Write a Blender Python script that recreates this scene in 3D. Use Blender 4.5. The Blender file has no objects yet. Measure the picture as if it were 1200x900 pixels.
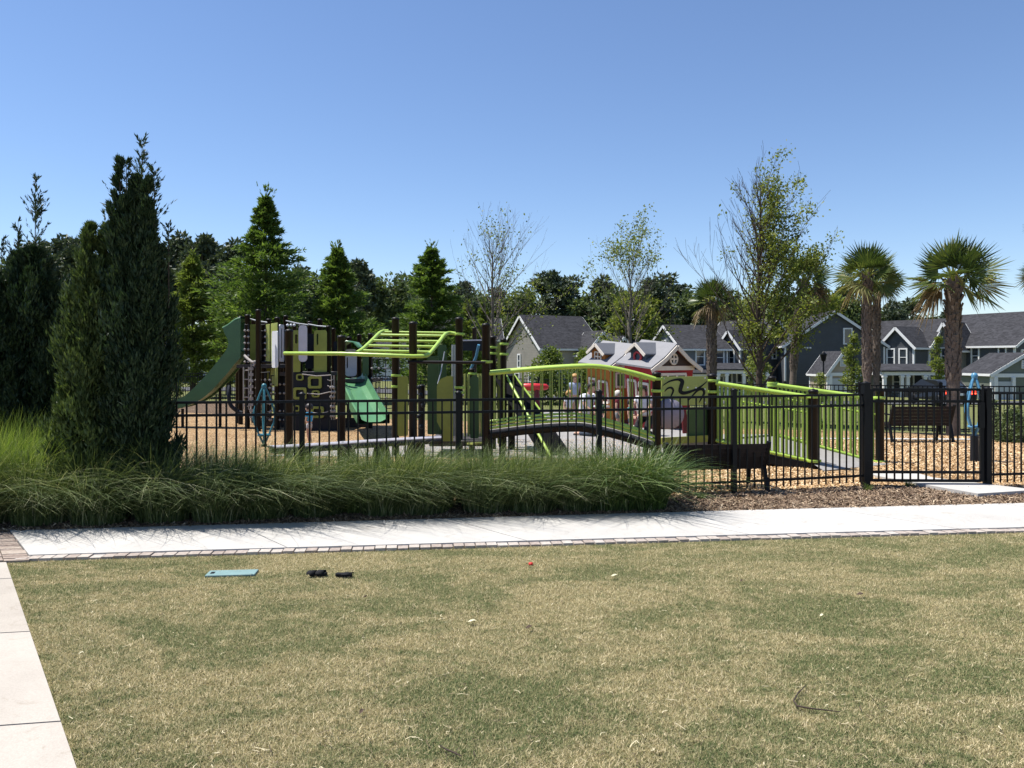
import bpy, math, random
import numpy as np
from mathutils import Vector, Matrix

R = math.radians
random.seed(7)
SC = bpy.context.scene
COL = SC.collection
F, CX, HZ, CAMH = 905.0, 600.0, 420.0, 1.75     # focal length, centre column and horizon row of a 1200 px wide frame

# ------------------------------------------------------------------ terrain
def gz(x, y):
    """ground height: level by the lawn, falling gently beyond the playground and more to the right"""
    if y <= 12: return 0.0
    return -(y - 12) * (0.018 + 0.0009 * max(-12, min(12, x)))
def W(px, py, Y):
    return Vector(((px - CX) * Y / F, Y, CAMH - (py - HZ) * Y / F))
def G(px, py, off=0.0):
    Y = F * CAMH / (py - HZ)
    for _ in range(30):
        Y = F * (CAMH - gz((px - CX) * Y / F, Y)) / (py - HZ)
    return Vector(((px - CX) * Y / F, Y, gz((px - CX) * Y / F, Y) + off))
def at(px, Y, off=0.0):
    x = (px - CX) * Y / F
    return Vector((x, Y, gz(x, Y) + off))

# ------------------------------------------------------------------ materials
def nodes(m):
    m.use_nodes = True
    nt = m.node_tree
    nt.nodes.clear()
    out = nt.nodes.new('ShaderNodeOutputMaterial')
    return nt, out
def N(nt, t, **kw):
    n = nt.nodes.new(t)
    for k, v in kw.items():
        if k.startswith('i_'):
            n.inputs[k[2:].replace('_', ' ')].default_value = v
        else:
            setattr(n, k, v)
    return n
def c4(c): return (c[0], c[1], c[2], 1.0)
def ramp(nt, fac, stops):
    r = N(nt, 'ShaderNodeValToRGB')
    el = r.color_ramp.elements
    while len(el) < len(stops): el.new(0.5)
    for e, (p, c) in zip(el, stops):
        e.position = p; e.color = c4(c)
    nt.links.new(fac, r.inputs[0])
    return r.outputs[0]
def noise(nt, scale, detail=4, rough=0.6, vec=None, dist=0.0):
    n = N(nt, 'ShaderNodeTexNoise')
    n.inputs['Scale'].default_value = scale
    n.inputs['Detail'].default_value = detail
    n.inputs['Roughness'].default_value = rough
    n.inputs['Distortion'].default_value = dist
    if vec is not None: nt.links.new(vec, n.inputs['Vector'])
    return n.outputs[0]
def objco(nt, scale=None):
    t = N(nt, 'ShaderNodeTexCoord')
    if scale is None: return t.outputs['Object']
    mp = N(nt, 'ShaderNodeMapping')
    mp.inputs['Scale'].default_value = scale
    nt.links.new(t.outputs['Object'], mp.inputs[0])
    return mp.outputs[0]
def mixc(nt, fac, a, b, blend='MIX'):
    m = N(nt, 'ShaderNodeMix', data_type='RGBA', blend_type=blend)
    for sock, v in ((0, fac), (6, a), (7, b)):
        if isinstance(v, (int, float)): m.inputs[sock].default_value = v
        elif isinstance(v, tuple): m.inputs[sock].default_value = c4(v)
        else: nt.links.new(v, m.inputs[sock])
    return m.outputs[2]
def finish(nt, out, col, rough=0.7, bump=None, bstr=0.3, bdist=0.02, metal=0.0, spec=0.4):
    p = N(nt, 'ShaderNodeBsdfPrincipled')
    if isinstance(col, tuple): p.inputs['Base Color'].default_value = c4(col)
    else: nt.links.new(col, p.inputs['Base Color'])
    p.inputs['Roughness'].default_value = rough
    p.inputs['Metallic'].default_value = metal
    p.inputs['Specular IOR Level'].default_value = spec
    if bump is not None:
        b = N(nt, 'ShaderNodeBump')
        b.inputs['Strength'].default_value = bstr
        b.inputs['Distance'].default_value = bdist
        nt.links.new(bump, b.inputs['Height'])
        nt.links.new(b.outputs[0], p.inputs['Normal'])
    nt.links.new(p.outputs[0], out.inputs[0])
    return p
MATS = {}
def paint(name, col, rough=0.45, var=0.18, scale=6.0, spec=0.4, metal=0.0, bump=0.05):
    """painted or moulded surface with a little wear in colour"""
    if name in MATS: return MATS[name]
    m = bpy.data.materials.new(name); nt, out = nodes(m)
    co = objco(nt)
    n1 = noise(nt, scale, 5, 0.65, co)
    n2 = noise(nt, scale * 9, 3, 0.6, co)
    c = ramp(nt, n1, [(0.3, tuple(v * (1 - var) for v in col)), (0.7, tuple(min(1, v * (1 + var * 0.7)) for v in col))])
    c = mixc(nt, 0.12, c, ramp(nt, n2, [(0.35, tuple(v * 0.6 for v in col)), (0.65, tuple(min(1, v * 1.2) for v in col))]))
    finish(nt, out, c, rough, n2, bump, 0.01, metal, spec)
    MATS[name] = m
    return m
def leafmat(name, stops, trans=0.3, rough=0.55, nscale=0.0):
    """leaf colour from the per-leaf attribute rnd, with light coming through"""
    if name in MATS: return MATS[name]
    m = bpy.data.materials.new(name); nt, out = nodes(m)
    at_ = N(nt, 'ShaderNodeAttribute', attribute_name='rnd')
    c = ramp(nt, at_.outputs['Fac'], stops)
    p = N(nt, 'ShaderNodeBsdfPrincipled')
    p.inputs['Roughness'].default_value = rough
    p.inputs['Specular IOR Level'].default_value = 0.35
    nt.links.new(c, p.inputs['Base Color'])
    t = N(nt, 'ShaderNodeBsdfTranslucent')
    tc = mixc(nt, 1.0, c, (1.0, 1.0, 0.55), 'MULTIPLY')
    nt.links.new(tc, t.inputs[0])
    mx = N(nt, 'ShaderNodeMixShader'); mx.inputs[0].default_value = trans
    nt.links.new(p.outputs[0], mx.inputs[1]); nt.links.new(t.outputs[0], mx.inputs[2])
    nt.links.new(mx.outputs[0], out.inputs[0])
    MATS[name] = m
    return m

# ------------------------------------------------------------------ mesh collecting
class MB:
    def __init__(self): self.v = []; self.f = []; self.mi = []; self.cur = 0; self.sm = []
    def add(self, vs, fs, smooth=False):
        b = len(self.v)
        self.v += [tuple(p) for p in vs]
        for f in fs:
            self.f.append([b + i for i in f]); self.mi.append(self.cur); self.sm.append(smooth)
        return self
    def hexa(self, P):
        return self.add(P, [(0,3,2,1),(4,5,6,7),(0,1,5,4),(1,2,6,5),(2,3,7,6),(3,0,4,7)])
    def box(self, c, s, rz=0.0, M=None):
        hx, hy, hz = s[0]/2, s[1]/2, s[2]/2
        P = [Vector((x, y, z)) for z in (-hz, hz) for x, y in ((-hx,-hy),(hx,-hy),(hx,hy),(-hx,hy))]
        if M is not None: P = [M @ p for p in P]
        elif rz:
            m = Matrix.Rotation(rz, 3, 'Z'); P = [m @ p for p in P]
        c = Vector(c)
        return self.hexa([p + c for p in P])
    def bar(self, a, b, w, h, up=(0,0,1)):
        """box from a to b, w wide and h high"""
        a, b = Vector(a), Vector(b); d = (b - a).normalized(); up = Vector(up)
        if abs(d.dot(up)) > 0.98: up = Vector((0, 1, 0))
        s = d.cross(up).normalized(); u = s.cross(d)
        P = [q + s*(w/2)*i + u*(h/2)*j for q in (a, b) for i, j in ((-1,-1),(1,-1),(1,1),(-1,1))]
        return self.hexa(P)
    def tube(self, pts, r, n=8, caps=True, smooth=True):
        pts = [Vector(p) for p in pts]
        rs = r if isinstance(r, (list, tuple)) else [r]*len(pts)
        vs = []; ref = None
        for i, p in enumerate(pts):
            d = (pts[min(i+1, len(pts)-1)] - pts[max(i-1, 0)]).normalized()
            if ref is None or abs(ref.dot(d)) > 0.95:
                ref = Vector((0,0,1)) if abs(d.z) < 0.9 else Vector((1,0,0))
            s = d.cross(ref).normalized(); u = s.cross(d).normalized(); ref = u
            for k in range(n):
                t = 2*math.pi*k/n
                vs.append(p + (s*math.cos(t) + u*math.sin(t))*rs[i])
        fs = []
        for i in range(len(pts)-1):
            for k in range(n):
                fs.append((i*n+k, i*n+(k+1)%n, (i+1)*n+(k+1)%n, (i+1)*n+k))
        self.add(vs, fs, smooth)
        if caps:
            self.add(vs[:n], [tuple(range(n))]); self.add(vs[-n:], [tuple(reversed(range(n)))])
        return self
    def lathe(self, c, prof, n=16, smooth=True, M=None):
        """prof: (radius, height) pairs turned about the vertical through c"""
        c = Vector(c); vs = []
        for r, z in prof:
            for k in range(n):
                t = 2*math.pi*k/n
                p = Vector((r*math.cos(t), r*math.sin(t), z))
                vs.append(c + (M @ p if M is not None else p))
        fs = [(i*n+k, i*n+(k+1)%n, (i+1)*n+(k+1)%n, (i+1)*n+k) for i in range(len(prof)-1) for k in range(n)]
        self.add(vs, fs, smooth)
        if prof[0][0] > 1e-4: self.add(vs[:n], [tuple(reversed(range(n)))])
        if prof[-1][0] > 1e-4: self.add(vs[-n:], [tuple(range(n))])
        return self
    def plate(self, poly, o, ux, uy, th, hole=None):
        """flat outline (list of 2D points) in the plane o, ux, uy, given a thickness; hole = inner outline with the same count"""
        o, ux, uy = Vector(o), Vector(ux).normalized(), Vector(uy).normalized(); n = ux.cross(uy).normalized()
        A = [o + ux*x + uy*y + n*th/2 for x, y in poly]; B = [p - n*th for p in A]; k = len(poly)
        if hole is None:
            self.add(A + B, [tuple(range(k)), tuple(reversed(range(k, 2*k)))] + [(i, k+i, k+(i+1)%k, (i+1)%k) for i in range(k)])
        else:
            C = [o + ux*x + uy*y + n*th/2 for x, y in hole]; D = [p - n*th for p in C]
            fs = []
            for i in range(k):
                j = (i+1) % k
                fs += [(i, j, 2*k+j, 2*k+i), (k+j, k+i, 3*k+i, 3*k+j), (i, k+i, k+j, j), (2*k+i, 2*k+j, 3*k+j, 3*k+i)]
            self.add(A + B + C + D, fs)
        return self
    def sweep(self, path, prof, side=None, smooth=True):
        """open profile of (sideways, up) points carried along path, closed into a strip"""
        path = [Vector(p) for p in path]; vs = []; m = len(prof)
        for i, p in enumerate(path):
            d = (path[min(i+1, len(path)-1)] - path[max(i-1, 0)]).normalized()
            s = Vector(side).normalized() if side is not None else d.cross(Vector((0,0,1))).normalized()
            u = s.cross(d).normalized()
            if u.z < 0: u = -u
            for a, b in prof: vs.append(p + s*a + u*b)
        fs = [(i*m+k, i*m+k+1, (i+1)*m+k+1, (i+1)*m+k) for i in range(len(path)-1) for k in range(m-1)]
        self.add(vs, fs, smooth)
        return self

ORG = {}
def link(o):
    COL.objects.link(o); return o
def tag(o, label=None, cat=None, group=None, kind=None):
    if label: o['label'] = label
    if cat: o['category'] = cat
    if group: o['group'] = group
    if kind: o['kind'] = kind
    return o
def thing(name, loc, label, cat, group=None):
    o = link(bpy.data.objects.new(name, None)); o.location = loc; o.empty_display_size = 0.2
    ORG[o.name] = Vector(loc)
    return tag(o, label, cat, group)
def build(mb, name, mats, parent=None, bevel=0.0):
    """one mesh object from world-space shapes; as a part it is kept relative to its thing's base"""
    org = ORG[parent.name] if parent is not None else Vector((0, 0, 0))
    me = bpy.data.meshes.new(name)
    me.from_pydata([tuple(Vector(v) - org) for v in mb.v], [], mb.f)
    mats = mats if isinstance(mats, (list, tuple)) else [mats]
    for m in mats: me.materials.append(m)
    me.polygons.foreach_set('material_index', mb.mi)
    me.polygons.foreach_set('use_smooth', mb.sm)
    me.update()
    o = link(bpy.data.objects.new(name, me))
    if parent is not None:
        o.parent = parent; ORG[o.name] = org
    else: ORG[o.name] = Vector((0, 0, 0))
    if bevel:
        b = o.modifiers.new('edge', 'BEVEL'); b.width = bevel; b.segments = 2; b.limit_method = 'ANGLE'
    return o
def quadmesh(name, V, mats, parent=None, rnd=None, nv=4, org=None):
    """V: (n, nv, 3) array, one face each (fast path for leaves and blades)"""
    n = V.shape[0]
    org = np.array(ORG[parent.name] if parent is not None else (0, 0, 0)) if org is None else np.array(org)
    co = (V - org).reshape(-1).astype(np.float32)
    me = bpy.data.meshes.new(name)
    me.vertices.add(n*nv); me.vertices.foreach_set('co', co)
    me.loops.add(n*nv); me.loops.foreach_set('vertex_index', np.arange(n*nv, dtype=np.int32))
    me.polygons.add(n)
    me.polygons.foreach_set('loop_start', np.arange(0, n*nv, nv, dtype=np.int32))
    if rnd is not None:
        a = me.attributes.new('rnd', 'FLOAT', 'FACE'); a.data.foreach_set('value', rnd.astype(np.float32))
    me.materials.append(mats)
    me.update(calc_edges=True)
    o = link(bpy.data.objects.new(name, me))
    if parent is not None: o.parent = parent; ORG[o.name] = Vector(org)
    return o
def copy_tree(o, parent=None):
    c = link(o.copy())
    if parent is not None: c.parent = parent
    for ch in list(o.children): copy_tree(ch, c)
    return c
def unit(a): return a / np.maximum(np.linalg.norm(a, axis=-1, keepdims=True), 1e-9)
def leaf_quads(c, d, L, Wd, rng):
    """rhombic leaves: base points c, directions d, lengths L, widths Wd"""
    n = len(c)
    d = unit(d); s = unit(np.cross(d, rng.normal(size=(n, 3))))
    L = np.asarray(L).reshape(-1, 1) * np.ones((n, 1)); Wd = np.asarray(Wd).reshape(-1, 1) * np.ones((n, 1))
    return np.stack([c, c + d*L*0.45 + s*Wd*0.5, c + d*L, c + d*L*0.45 - s*Wd*0.5], axis=1)

# ------------------------------------------------------------------ camera, light
cam = bpy.data.cameras.new('camera'); co_ = link(bpy.data.objects.new('camera', cam))
cam.lens = 36.0 * F / 1200; cam.sensor_width = 36; cam.clip_end = 2000; cam.clip_start = 0.05
cam.shift_y = -(450 - HZ) / 1200
co_.location = (0, 0, CAMH); co_.rotation_euler = (R(90), 0, 0)
SC.camera = co_
SUN = Vector((-0.92, 0.20, 0)).normalized(); EL = R(65)
SUN = Vector((SUN.x*math.cos(EL), SUN.y*math.cos(EL), math.sin(EL)))
sl = bpy.data.lights.new('sun', 'SUN'); so = link(bpy.data.objects.new('sun', sl))
sl.energy = 5.0; sl.angle = R(0.53); sl.color = (1.0, 0.955, 0.88)
so.rotation_euler = SUN.to_track_quat('Z', 'Y').to_euler(); so.location = (0, 0, 40)
w = bpy.data.worlds.new('World'); SC.world = w; w.use_nodes = True
nt = w.node_tree
sky = nt.nodes.new('ShaderNodeTexSky'); sky.sky_type = 'NISHITA'; sky.sun_disc = False
sky.sun_elevation = EL; sky.sun_rotation = math.atan2(SUN.x, SUN.y)
sky.air_density = 1.0; sky.dust_density = 0.0; sky.ozone_density = 4.5
tint = nt.nodes.new('ShaderNodeMix'); tint.data_type = 'RGBA'; tint.blend_type = 'MULTIPLY'; tint.inputs[0].default_value = 1.0
nt.links.new(sky.outputs[0], tint.inputs[6]); tint.inputs[7].default_value = (1.03, 1.02, 1.08, 1)
nt.links.new(tint.outputs[2], nt.nodes['Background'].inputs[0]); nt.nodes['Background'].inputs[1].default_value = 0.086
SC.view_settings.view_transform = 'Standard'; SC.view_settings.look = 'None'
SC.view_settings.exposure = 0.75; SC.view_settings.gamma = 1.0
SC.cycles.use_denoising = True
SC.cycles.max_bounces = 8; SC.cycles.transparent_max_bounces = 8
# ------------------------------------------------------------------ ground materials
def turf_colour(nt):
    co = objco(nt)
    big = noise(nt, 0.75, 5, 0.72, objco(nt, (1.0, 1.9, 1)), 0.8)
    mid = noise(nt, 6.0, 5, 0.75, objco(nt, (1.0, 1.5, 1)), 1.2)
    fac = N(nt, 'ShaderNodeMath', operation='MULTIPLY_ADD'); nt.links.new(mid, fac.inputs[0]); fac.inputs[1].default_value = 0.62
    nt.links.new(big, fac.inputs[2])
    return fac.outputs[0]
def mk_turf():
    m = bpy.data.materials.new('turf_soil'); nt, out = nodes(m)
    f = turf_colour(nt)
    c = ramp(nt, f, [(0.70, (0.085, 0.105, 0.040)), (0.82, (0.165, 0.15, 0.07)), (0.95, (0.25, 0.21, 0.11))])
    fine = noise(nt, 160, 3, 0.7, objco(nt))
    c = mixc(nt, 0.5, c, ramp(nt, fine, [(0.35, (0.07, 0.06, 0.03)), (0.65, (0.42, 0.35, 0.19))]), 'MIX')
    finish(nt, out, c, 0.95, fine, 0.6, 0.02, 0, 0.1)
    return m
def mk_blade():
    m = bpy.data.materials.new('turf_blade'); nt, out = nodes(m)
    f = turf_colour(nt)
    a = N(nt, 'ShaderNodeAttribute', attribute_name='rnd')
    g = ramp(nt, a.outputs['Fac'], [(0.0, (0.070, 0.112, 0.040)), (0.55, (0.155, 0.19, 0.075)), (0.8, (0.34, 0.31, 0.155)), (1.0, (0.60, 0.52, 0.31))])
    t = ramp(nt, a.outputs['Fac'], [(0.0, (0.115, 0.135, 0.052)), (0.25, (0.28, 0.255, 0.12)), (0.7, (0.53, 0.445, 0.25)), (1.0, (0.85, 0.74, 0.50))])
    s = ramp(nt, f, [(0.72, (0, 0, 0)), (0.88, (1, 1, 1))])
    c = mixc(nt, s, g, t)
    p = N(nt, 'ShaderNodeBsdfPrincipled'); nt.links.new(c, p.inputs['Base Color'])
    p.inputs['Roughness'].default_value = 0.7; p.inputs['Specular IOR Level'].default_value = 0.15
    tr = N(nt, 'ShaderNodeBsdfTranslucent'); nt.links.new(c, tr.inputs[0])
    mx = N(nt, 'ShaderNodeMixShader'); mx.inputs[0].default_value = 0.3
    nt.links.new(p.outputs[0], mx.inputs[1]); nt.links.new(tr.outputs[0], mx.inputs[2]); nt.links.new(mx.outputs[0], out.inputs[0])
    return m
def mk_concrete(name, a, b, sc=1.4):
    m = bpy.data.materials.new(name); nt, out = nodes(m)
    co = objco(nt)
    gi = N(nt, 'ShaderNodeNewGeometry')
    c = ramp(nt, noise(nt, sc, 6, 0.7, co, 0.3), [(0.3, a), (0.7, b)])
    c = mixc(nt, 1.0, c, ramp(nt, gi.outputs['Random Per Island'], [(0, (0.88, 0.875, 0.86)), (1, (1, 1, 1))]), 'MULTIPLY')
    sp = noise(nt, 130, 3, 0.7, co)
    c = mixc(nt, 0.22, c, ramp(nt, sp, [(0.4, tuple(v*0.7 for v in a)), (0.62, tuple(min(1, v*1.12) for v in b))]))
    st = ramp(nt, noise(nt, 5.0, 5, 0.75, co, 1.2), [(0.56, (1, 1, 1)), (0.76, (0.72, 0.68, 0.62))])
    c = mixc(nt, 1.0, c, st, 'MULTIPLY')
    finish(nt, out, c, 0.9, sp, 0.25, 0.004, 0, 0.2)
    return m
def mk_chips(name, cols, scale=26, dark=(0.05, 0.03, 0.015)):
    m = bpy.data.materials.new(name); nt, out = nodes(m)
    co = objco(nt, (1, 1, 1))
    v = N(nt, 'ShaderNodeTexVoronoi'); v.inputs['Scale'].default_value = scale; nt.links.new(co, v.inputs['Vector'])
    sep = N(nt, 'ShaderNodeSeparateColor'); nt.links.new(v.outputs['Color'], sep.inputs[0])
    c = ramp(nt, sep.outputs[0], [(0.0, cols[0]), (0.35, cols[1]), (0.7, cols[2]), (1.0, cols[3])])
    e = ramp(nt, v.outputs['Distance'], [(0.35, (0, 0, 0)), (0.75, (1, 1, 1))])
    c = mixc(nt, e, c, dark)
    big = ramp(nt, noise(nt, 0.9, 5, 0.7, co), [(0.3, (0.72, 0.68, 0.64)), (0.7, (1.0, 1.0, 1.0))])
    c = mixc(nt, 1.0, c, big, 'MULTIPLY')
    finish(nt, out, c, 0.9, v.outputs['Distance'], 0.6, 0.03, 0, 0.15)
    return m
M_turf, M_blade = mk_turf(), mk_blade()
M_walk = mk_concrete('pale_concrete', (0.40, 0.385, 0.365), (0.50, 0.487, 0.463))
M_path = mk_concrete('path_concrete', (0.36, 0.325, 0.285), (0.45, 0.41, 0.36))
M_grey = mk_concrete('grey_paving', (0.23, 0.22, 0.215), (0.31, 0.30, 0.29), 3.0)
M_chip = mk_chips('wood_chip', [(0.34, 0.20, 0.09), (0.50, 0.32, 0.16), (0.60, 0.42, 0.23), (0.72, 0.56, 0.36)], 34)
M_mulch = mk_chips('pine_straw', [(0.10, 0.068, 0.045), (0.18, 0.125, 0.085), (0.27, 0.19, 0.13), (0.38, 0.28, 0.20)], 46, (0.03, 0.02, 0.014))

def sheet(name, quad, mat, off, nx=24, ny=24):
    a, b, c, d = [Vector((p[0], p[1], 0)) for p in quad]
    mb = MB(); vs = []; fs = []
    for j in range(ny+1):
        for i in range(nx+1):
            u, v = i/nx, j/ny
            p = (a*(1-u) + b*u)*(1-v) + (d*(1-u) + c*u)*v
            vs.append((p.x, p.y, gz(p.x, p.y) + off))
    for j in range(ny):
        for i in range(nx):
            k = j*(nx+1)+i; fs.append((k, k+1, k+nx+2, k+nx+1))
    mb.add(vs, fs)
    return tag(build(mb, name, mat), kind='structure')

# far ground, one sheet to the horizon
def mk_far():
    m = bpy.data.materials.new('far_grass'); nt, out = nodes(m)
    co = objco(nt)
    c = ramp(nt, noise(nt, 0.35, 6, 0.7, co), [(0.3, (0.085, 0.105, 0.036)), (0.6, (0.14, 0.15, 0.055)), (0.8, (0.22, 0.19, 0.09))])
    f = noise(nt, 18, 4, 0.7, co)
    c = mixc(nt, 0.35, c, ramp(nt, f, [(0.35, (0.04, 0.05, 0.02)), (0.65, (0.22, 0.21, 0.09))]))
    finish(nt, out, c, 0.95, f, 0.5, 0.05, 0, 0.1)
    return m
M_far = mk_far()
xs = [-1500, -400, -150, -60, -30, -20, -12] + list(np.arange(-10, 12, 2.0)) + [12, 20, 30, 60, 150, 400, 1500]
ys = [-60, -10, 0, 6, 12] + list(np.arange(13, 45, 1.5)) + [50, 60, 75, 90, 110]
mb = MB(); vs = [(x, y, gz(x, y) - 0.035) for y in ys + [2500] for x in xs]
nX = len(xs)
for i in range(len(vs) - nX, len(vs)): vs[i] = (vs[i][0], 2500, gz(vs[i][0], 110) - 0.035)
mb.add(vs, [(j*nX+i, j*nX+i+1, (j+1)*nX+i+1, (j+1)*nX+i) for j in range(len(ys)) for i in range(nX-1)])
tag(build(mb, 'ground', M_far), kind='structure')
sheet('lawn', [(-9, -4), (14, -4), (14, 9.4), (-9, 6.6)], M_turf, -0.012, 4, 4)

# walkway edges from the photograph
wn = lambda x: 7.32 + 0.121*x + (0.0 if x < 0 else -0.0012*x*x)        # near edge of the walkway
wf = lambda x: wn(x) + 1.06 + 0.016*max(0, x+4.5)                      # far edge
pe0, pe1 = G(88, 900), G(8, 664)                                      # right edge of the side path
pdir = (pe1 - pe0).normalized()
def path_x(y): return pe0.x + (y - pe0.y) * pdir.x / pdir.y
# lawn blades
rng = np.random.default_rng(3)
n = 1050000
y = 3.0 + (8.6 - 3.0) * rng.random(n) ** 1.25
x = (rng.random(n)*2 - 1) * (0.70 * y + 0.4)
ok = (x > pe0.x + (y - pe0.y)*pdir.x/pdir.y - 0.012 + 0.05*rng.random(n) + 0.012*np.sin(y*9) + 0.010*np.sin(y*23)) & (y < 7.32 + 0.121*x - np.where(x > 0, 0.0012*x*x, 0) - 0.125)
x, y = x[ok], y[ok]; n = len(x)
h = 0.009 + 0.014*rng.random(n)**2; lay = rng.random(n) < 0.55
th = rng.random(n)*2*np.pi; lean = np.where(lay, 0.6 + 1.6*rng.random(n), 0.2 + 0.5*rng.random(n))
base = np.stack([x, y, np.full(n, -0.012)], 1)
tip = base + np.stack([np.cos(th)*lean*h, np.sin(th)*lean*h, np.where(lay, h*0.55 + 0.006, h)], 1)
sd = np.stack([-np.sin(th), np.cos(th), np.zeros(n)], 1) * (0.0011 + 0.0011*rng.random(n))[:, None]
tag(quadmesh('lawn_grass', np.stack([base - sd, base + sd, tip], 1), M_blade, rnd=rng.random(n), nv=3), kind='stuff',
    label='short patchy lawn of half dry green and tan turf', cat='grass')

# dry clippings lying loose on the turf
rng = np.random.default_rng(4); n = 3600
y = 3.0 + 5.6*rng.random(n)**1.2; x = (rng.random(n)*2 - 1)*(0.70*y + 0.4)
ok = (x > pe0.x + (y - pe0.y)*pdir.x/pdir.y + 0.05) & (y < 7.32 + 0.121*x - np.where(x > 0, 0.0012*x*x, 0) - 0.2)
x, y = x[ok], y[ok]; n = len(x); th = rng.random(n)*2*np.pi; L = (0.018 + 0.045*rng.random(n)**3)[:, None]; wd_ = (0.0012 + 0.0014*rng.random(n))[:, None]
c = np.stack([x, y, 0.006 + 0.010*rng.random(n)], 1); d = np.stack([np.cos(th), np.sin(th), rng.normal(0, .12, n)], 1); s = np.stack([-np.sin(th), np.cos(th), 0*th], 1)
bend = s*L*rng.normal(0, .15, n)[:, None]
V = np.concatenate([np.stack([c - d*L/2 - s*wd_, c - d*L/2 + s*wd_, c + bend + s*wd_, c + bend - s*wd_], 1), np.stack([c + bend - s*wd_, c + bend + s*wd_, c + d*L/2 + s*wd_, c + d*L/2 - s*wd_], 1)])
tag(quadmesh('dry_clippings', V, leafmat('clipping', [(0, (0.05, 0.035, 0.02)), (0.4, (0.15, 0.115, 0.065)), (0.75, (0.36, 0.30, 0.18)), (1, (0.62, 0.55, 0.37))], 0.1, 0.8), rnd=np.tile(rng.random(n), 2)), kind='stuff', label='dry straw coloured clippings scattered on the lawn', cat='grass clippings')

# walkway of cast slabs with joints running like the side path
def slab_poly(mb, P, z0, z1):
    k = len(P)
    mb.add([(p[0], p[1], z1) for p in P] + [(p[0], p[1], z0) for p in P],
           [tuple(range(k))] + [(i, k+i, k+(i+1) % k, (i+1) % k) for i in range(k)])
mb = MB(); g = 0.006
cuts = [-14.6, -12.4, -10.2, -8.0, -6.3] + [-4.26 + 2.2*i for i in range(0, 9)]
sk = pdir.x / pdir.y
def wpt(x, far): # point of the slanted joint that meets the near edge at x
    if not far: return (x, wn(x))
    d = wf(x) - wn(x); xx = x + sk*d
    return (xx, wf(xx))
def slab(mb, xa, xb, z=0.02, dn=0.0):
    m = 6; A = [wpt(xa + (xb-xa)*i/m, False) for i in range(m+1)]; B = [wpt(xa + (xb-xa)*i/m, True) for i in range(m, -1, -1)]
    slab_poly(mb, A + B, -0.05, z)
for xa, xb in zip(cuts[:-1], cuts[1:]):
    if xa < -4.3: continue
    slab(mb, xa + g, xb - g)
tag(build(mb, 'walkway', M_walk), kind='structure')
mbj = MB()
for xa in cuts[5:-1]: slab(mbj, xa - g*1.2, xa + g*1.2, 0.012)
tag(build(mbj, 'walkway_joints', paint('joint_dirt', (0.09, 0.08, 0.07), 0.95)), kind='structure')
# side path
mb = MB(); mbj = MB()
wv = Vector((0.985, 0.165, 0)).normalized()
s0 = -3.2
tj = []
for py in (850, 743.5, 680.5):
    tj.append(F*CAMH/(py-HZ))
step = tj[1]-tj[0]
yj = [tj[0]-3*step, tj[0]-2*step, tj[0]-step] + tj
for ya, yb in zip(yj, yj[1:] + [wn(pe1.x) - 0.24]):
    P = []
    for yy, e in ((ya + g, 1), (yb - g, -1)):
        pr = Vector((path_x(yy), yy, 0)); pl = pr - wv*1.9
        P += [pl, pr] if e == 1 else [pr, pl]
    slab_poly(mb, P, -0.05, 0.02)
    P = []
    for yy, e in ((yb - g*1.3, 1), (yb + g*1.3, -1)):
        pr = Vector((path_x(yy), yy, 0)); pl = pr - wv*1.9
        P += [pl, pr] if e == 1 else [pr, pl]
    slab_poly(mbj, P, -0.05, 0.011)
tag(build(mb, 'side_path', M_path), kind='structure')
tag(build(mbj, 'side_path_joints', MATS['joint_dirt']), kind='structure')
# brick edging and the brick corner
def mk_brick(name, cols):
    m = bpy.data.materials.new(name); nt, out = nodes(m)
    gi = N(nt, 'ShaderNodeNewGeometry')
    c = ramp(nt, gi.outputs['Random Per Island'], [(0, cols[0]), (0.35, cols[1]), (0.7, cols[2]), (1, cols[3])])
    nn = noise(nt, 30, 5, 0.7, objco(nt))
    c = mixc(nt, 0.35, c, ramp(nt, nn, [(0.35, (0.14, 0.10, 0.085)), (0.7, (0.55, 0.50, 0.45))]))
    finish(nt, out, c, 0.9, nn, 0.5, 0.006, 0, 0.15)
    return m
M_brick = mk_brick('worn_brick', [(0.27, 0.22, 0.19), (0.36, 0.31, 0.27), (0.43, 0.385, 0.34), (0.47, 0.435, 0.395)])
M_brick2 = mk_brick('weathered_brick', [(0.16, 0.12, 0.10), (0.25, 0.19, 0.155), (0.32, 0.26, 0.21), (0.40, 0.34, 0.28)])
rb = random.Random(5)
mb = MB(); x = -4.32
while x < 11.5:
    wd = 0.098; yy = wn(x + wd/2)
    d = Vector((1, 0.121, 0)).normalized(); nrm = Vector((-d.y, d.x, 0))
    c = Vector((x + wd/2, yy - 0.062, 0.0)); z = 0.012 + rb.uniform(-0.006, 0.004)
    P = [c + d*a*(wd/2 - 0.003) + nrm*b*0.055 for a, b in ((-1,-1),(1,-1),(1,1),(-1,1))]
    slab_poly(mb, P, -0.05, z); x += wd + 0.004
tag(build(mb, 'brick_edging', M_brick), kind='structure')
mb = MB()
xL = lambda yy: -4.275 + (yy - wn(-4.26))*sk
for j in range(19):
    yr = wn(-4.26) - 0.12 + j*0.068
    for i in range(7):
        c = Vector((xL(yr) - 0.105 - i*0.205, yr - i*0.034, 0))
        P = [c + wv*a*0.1 + pdir*b*0.038 for a, b in ((-1,-1),(1,-1),(1,1),(-1,1))]
        slab_poly(mb, P, -0.05, 0.012 + rb.uniform(-0.005, 0.004))
tag(build(mb, 'brick_paving', M_brick2), kind='structure')
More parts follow.
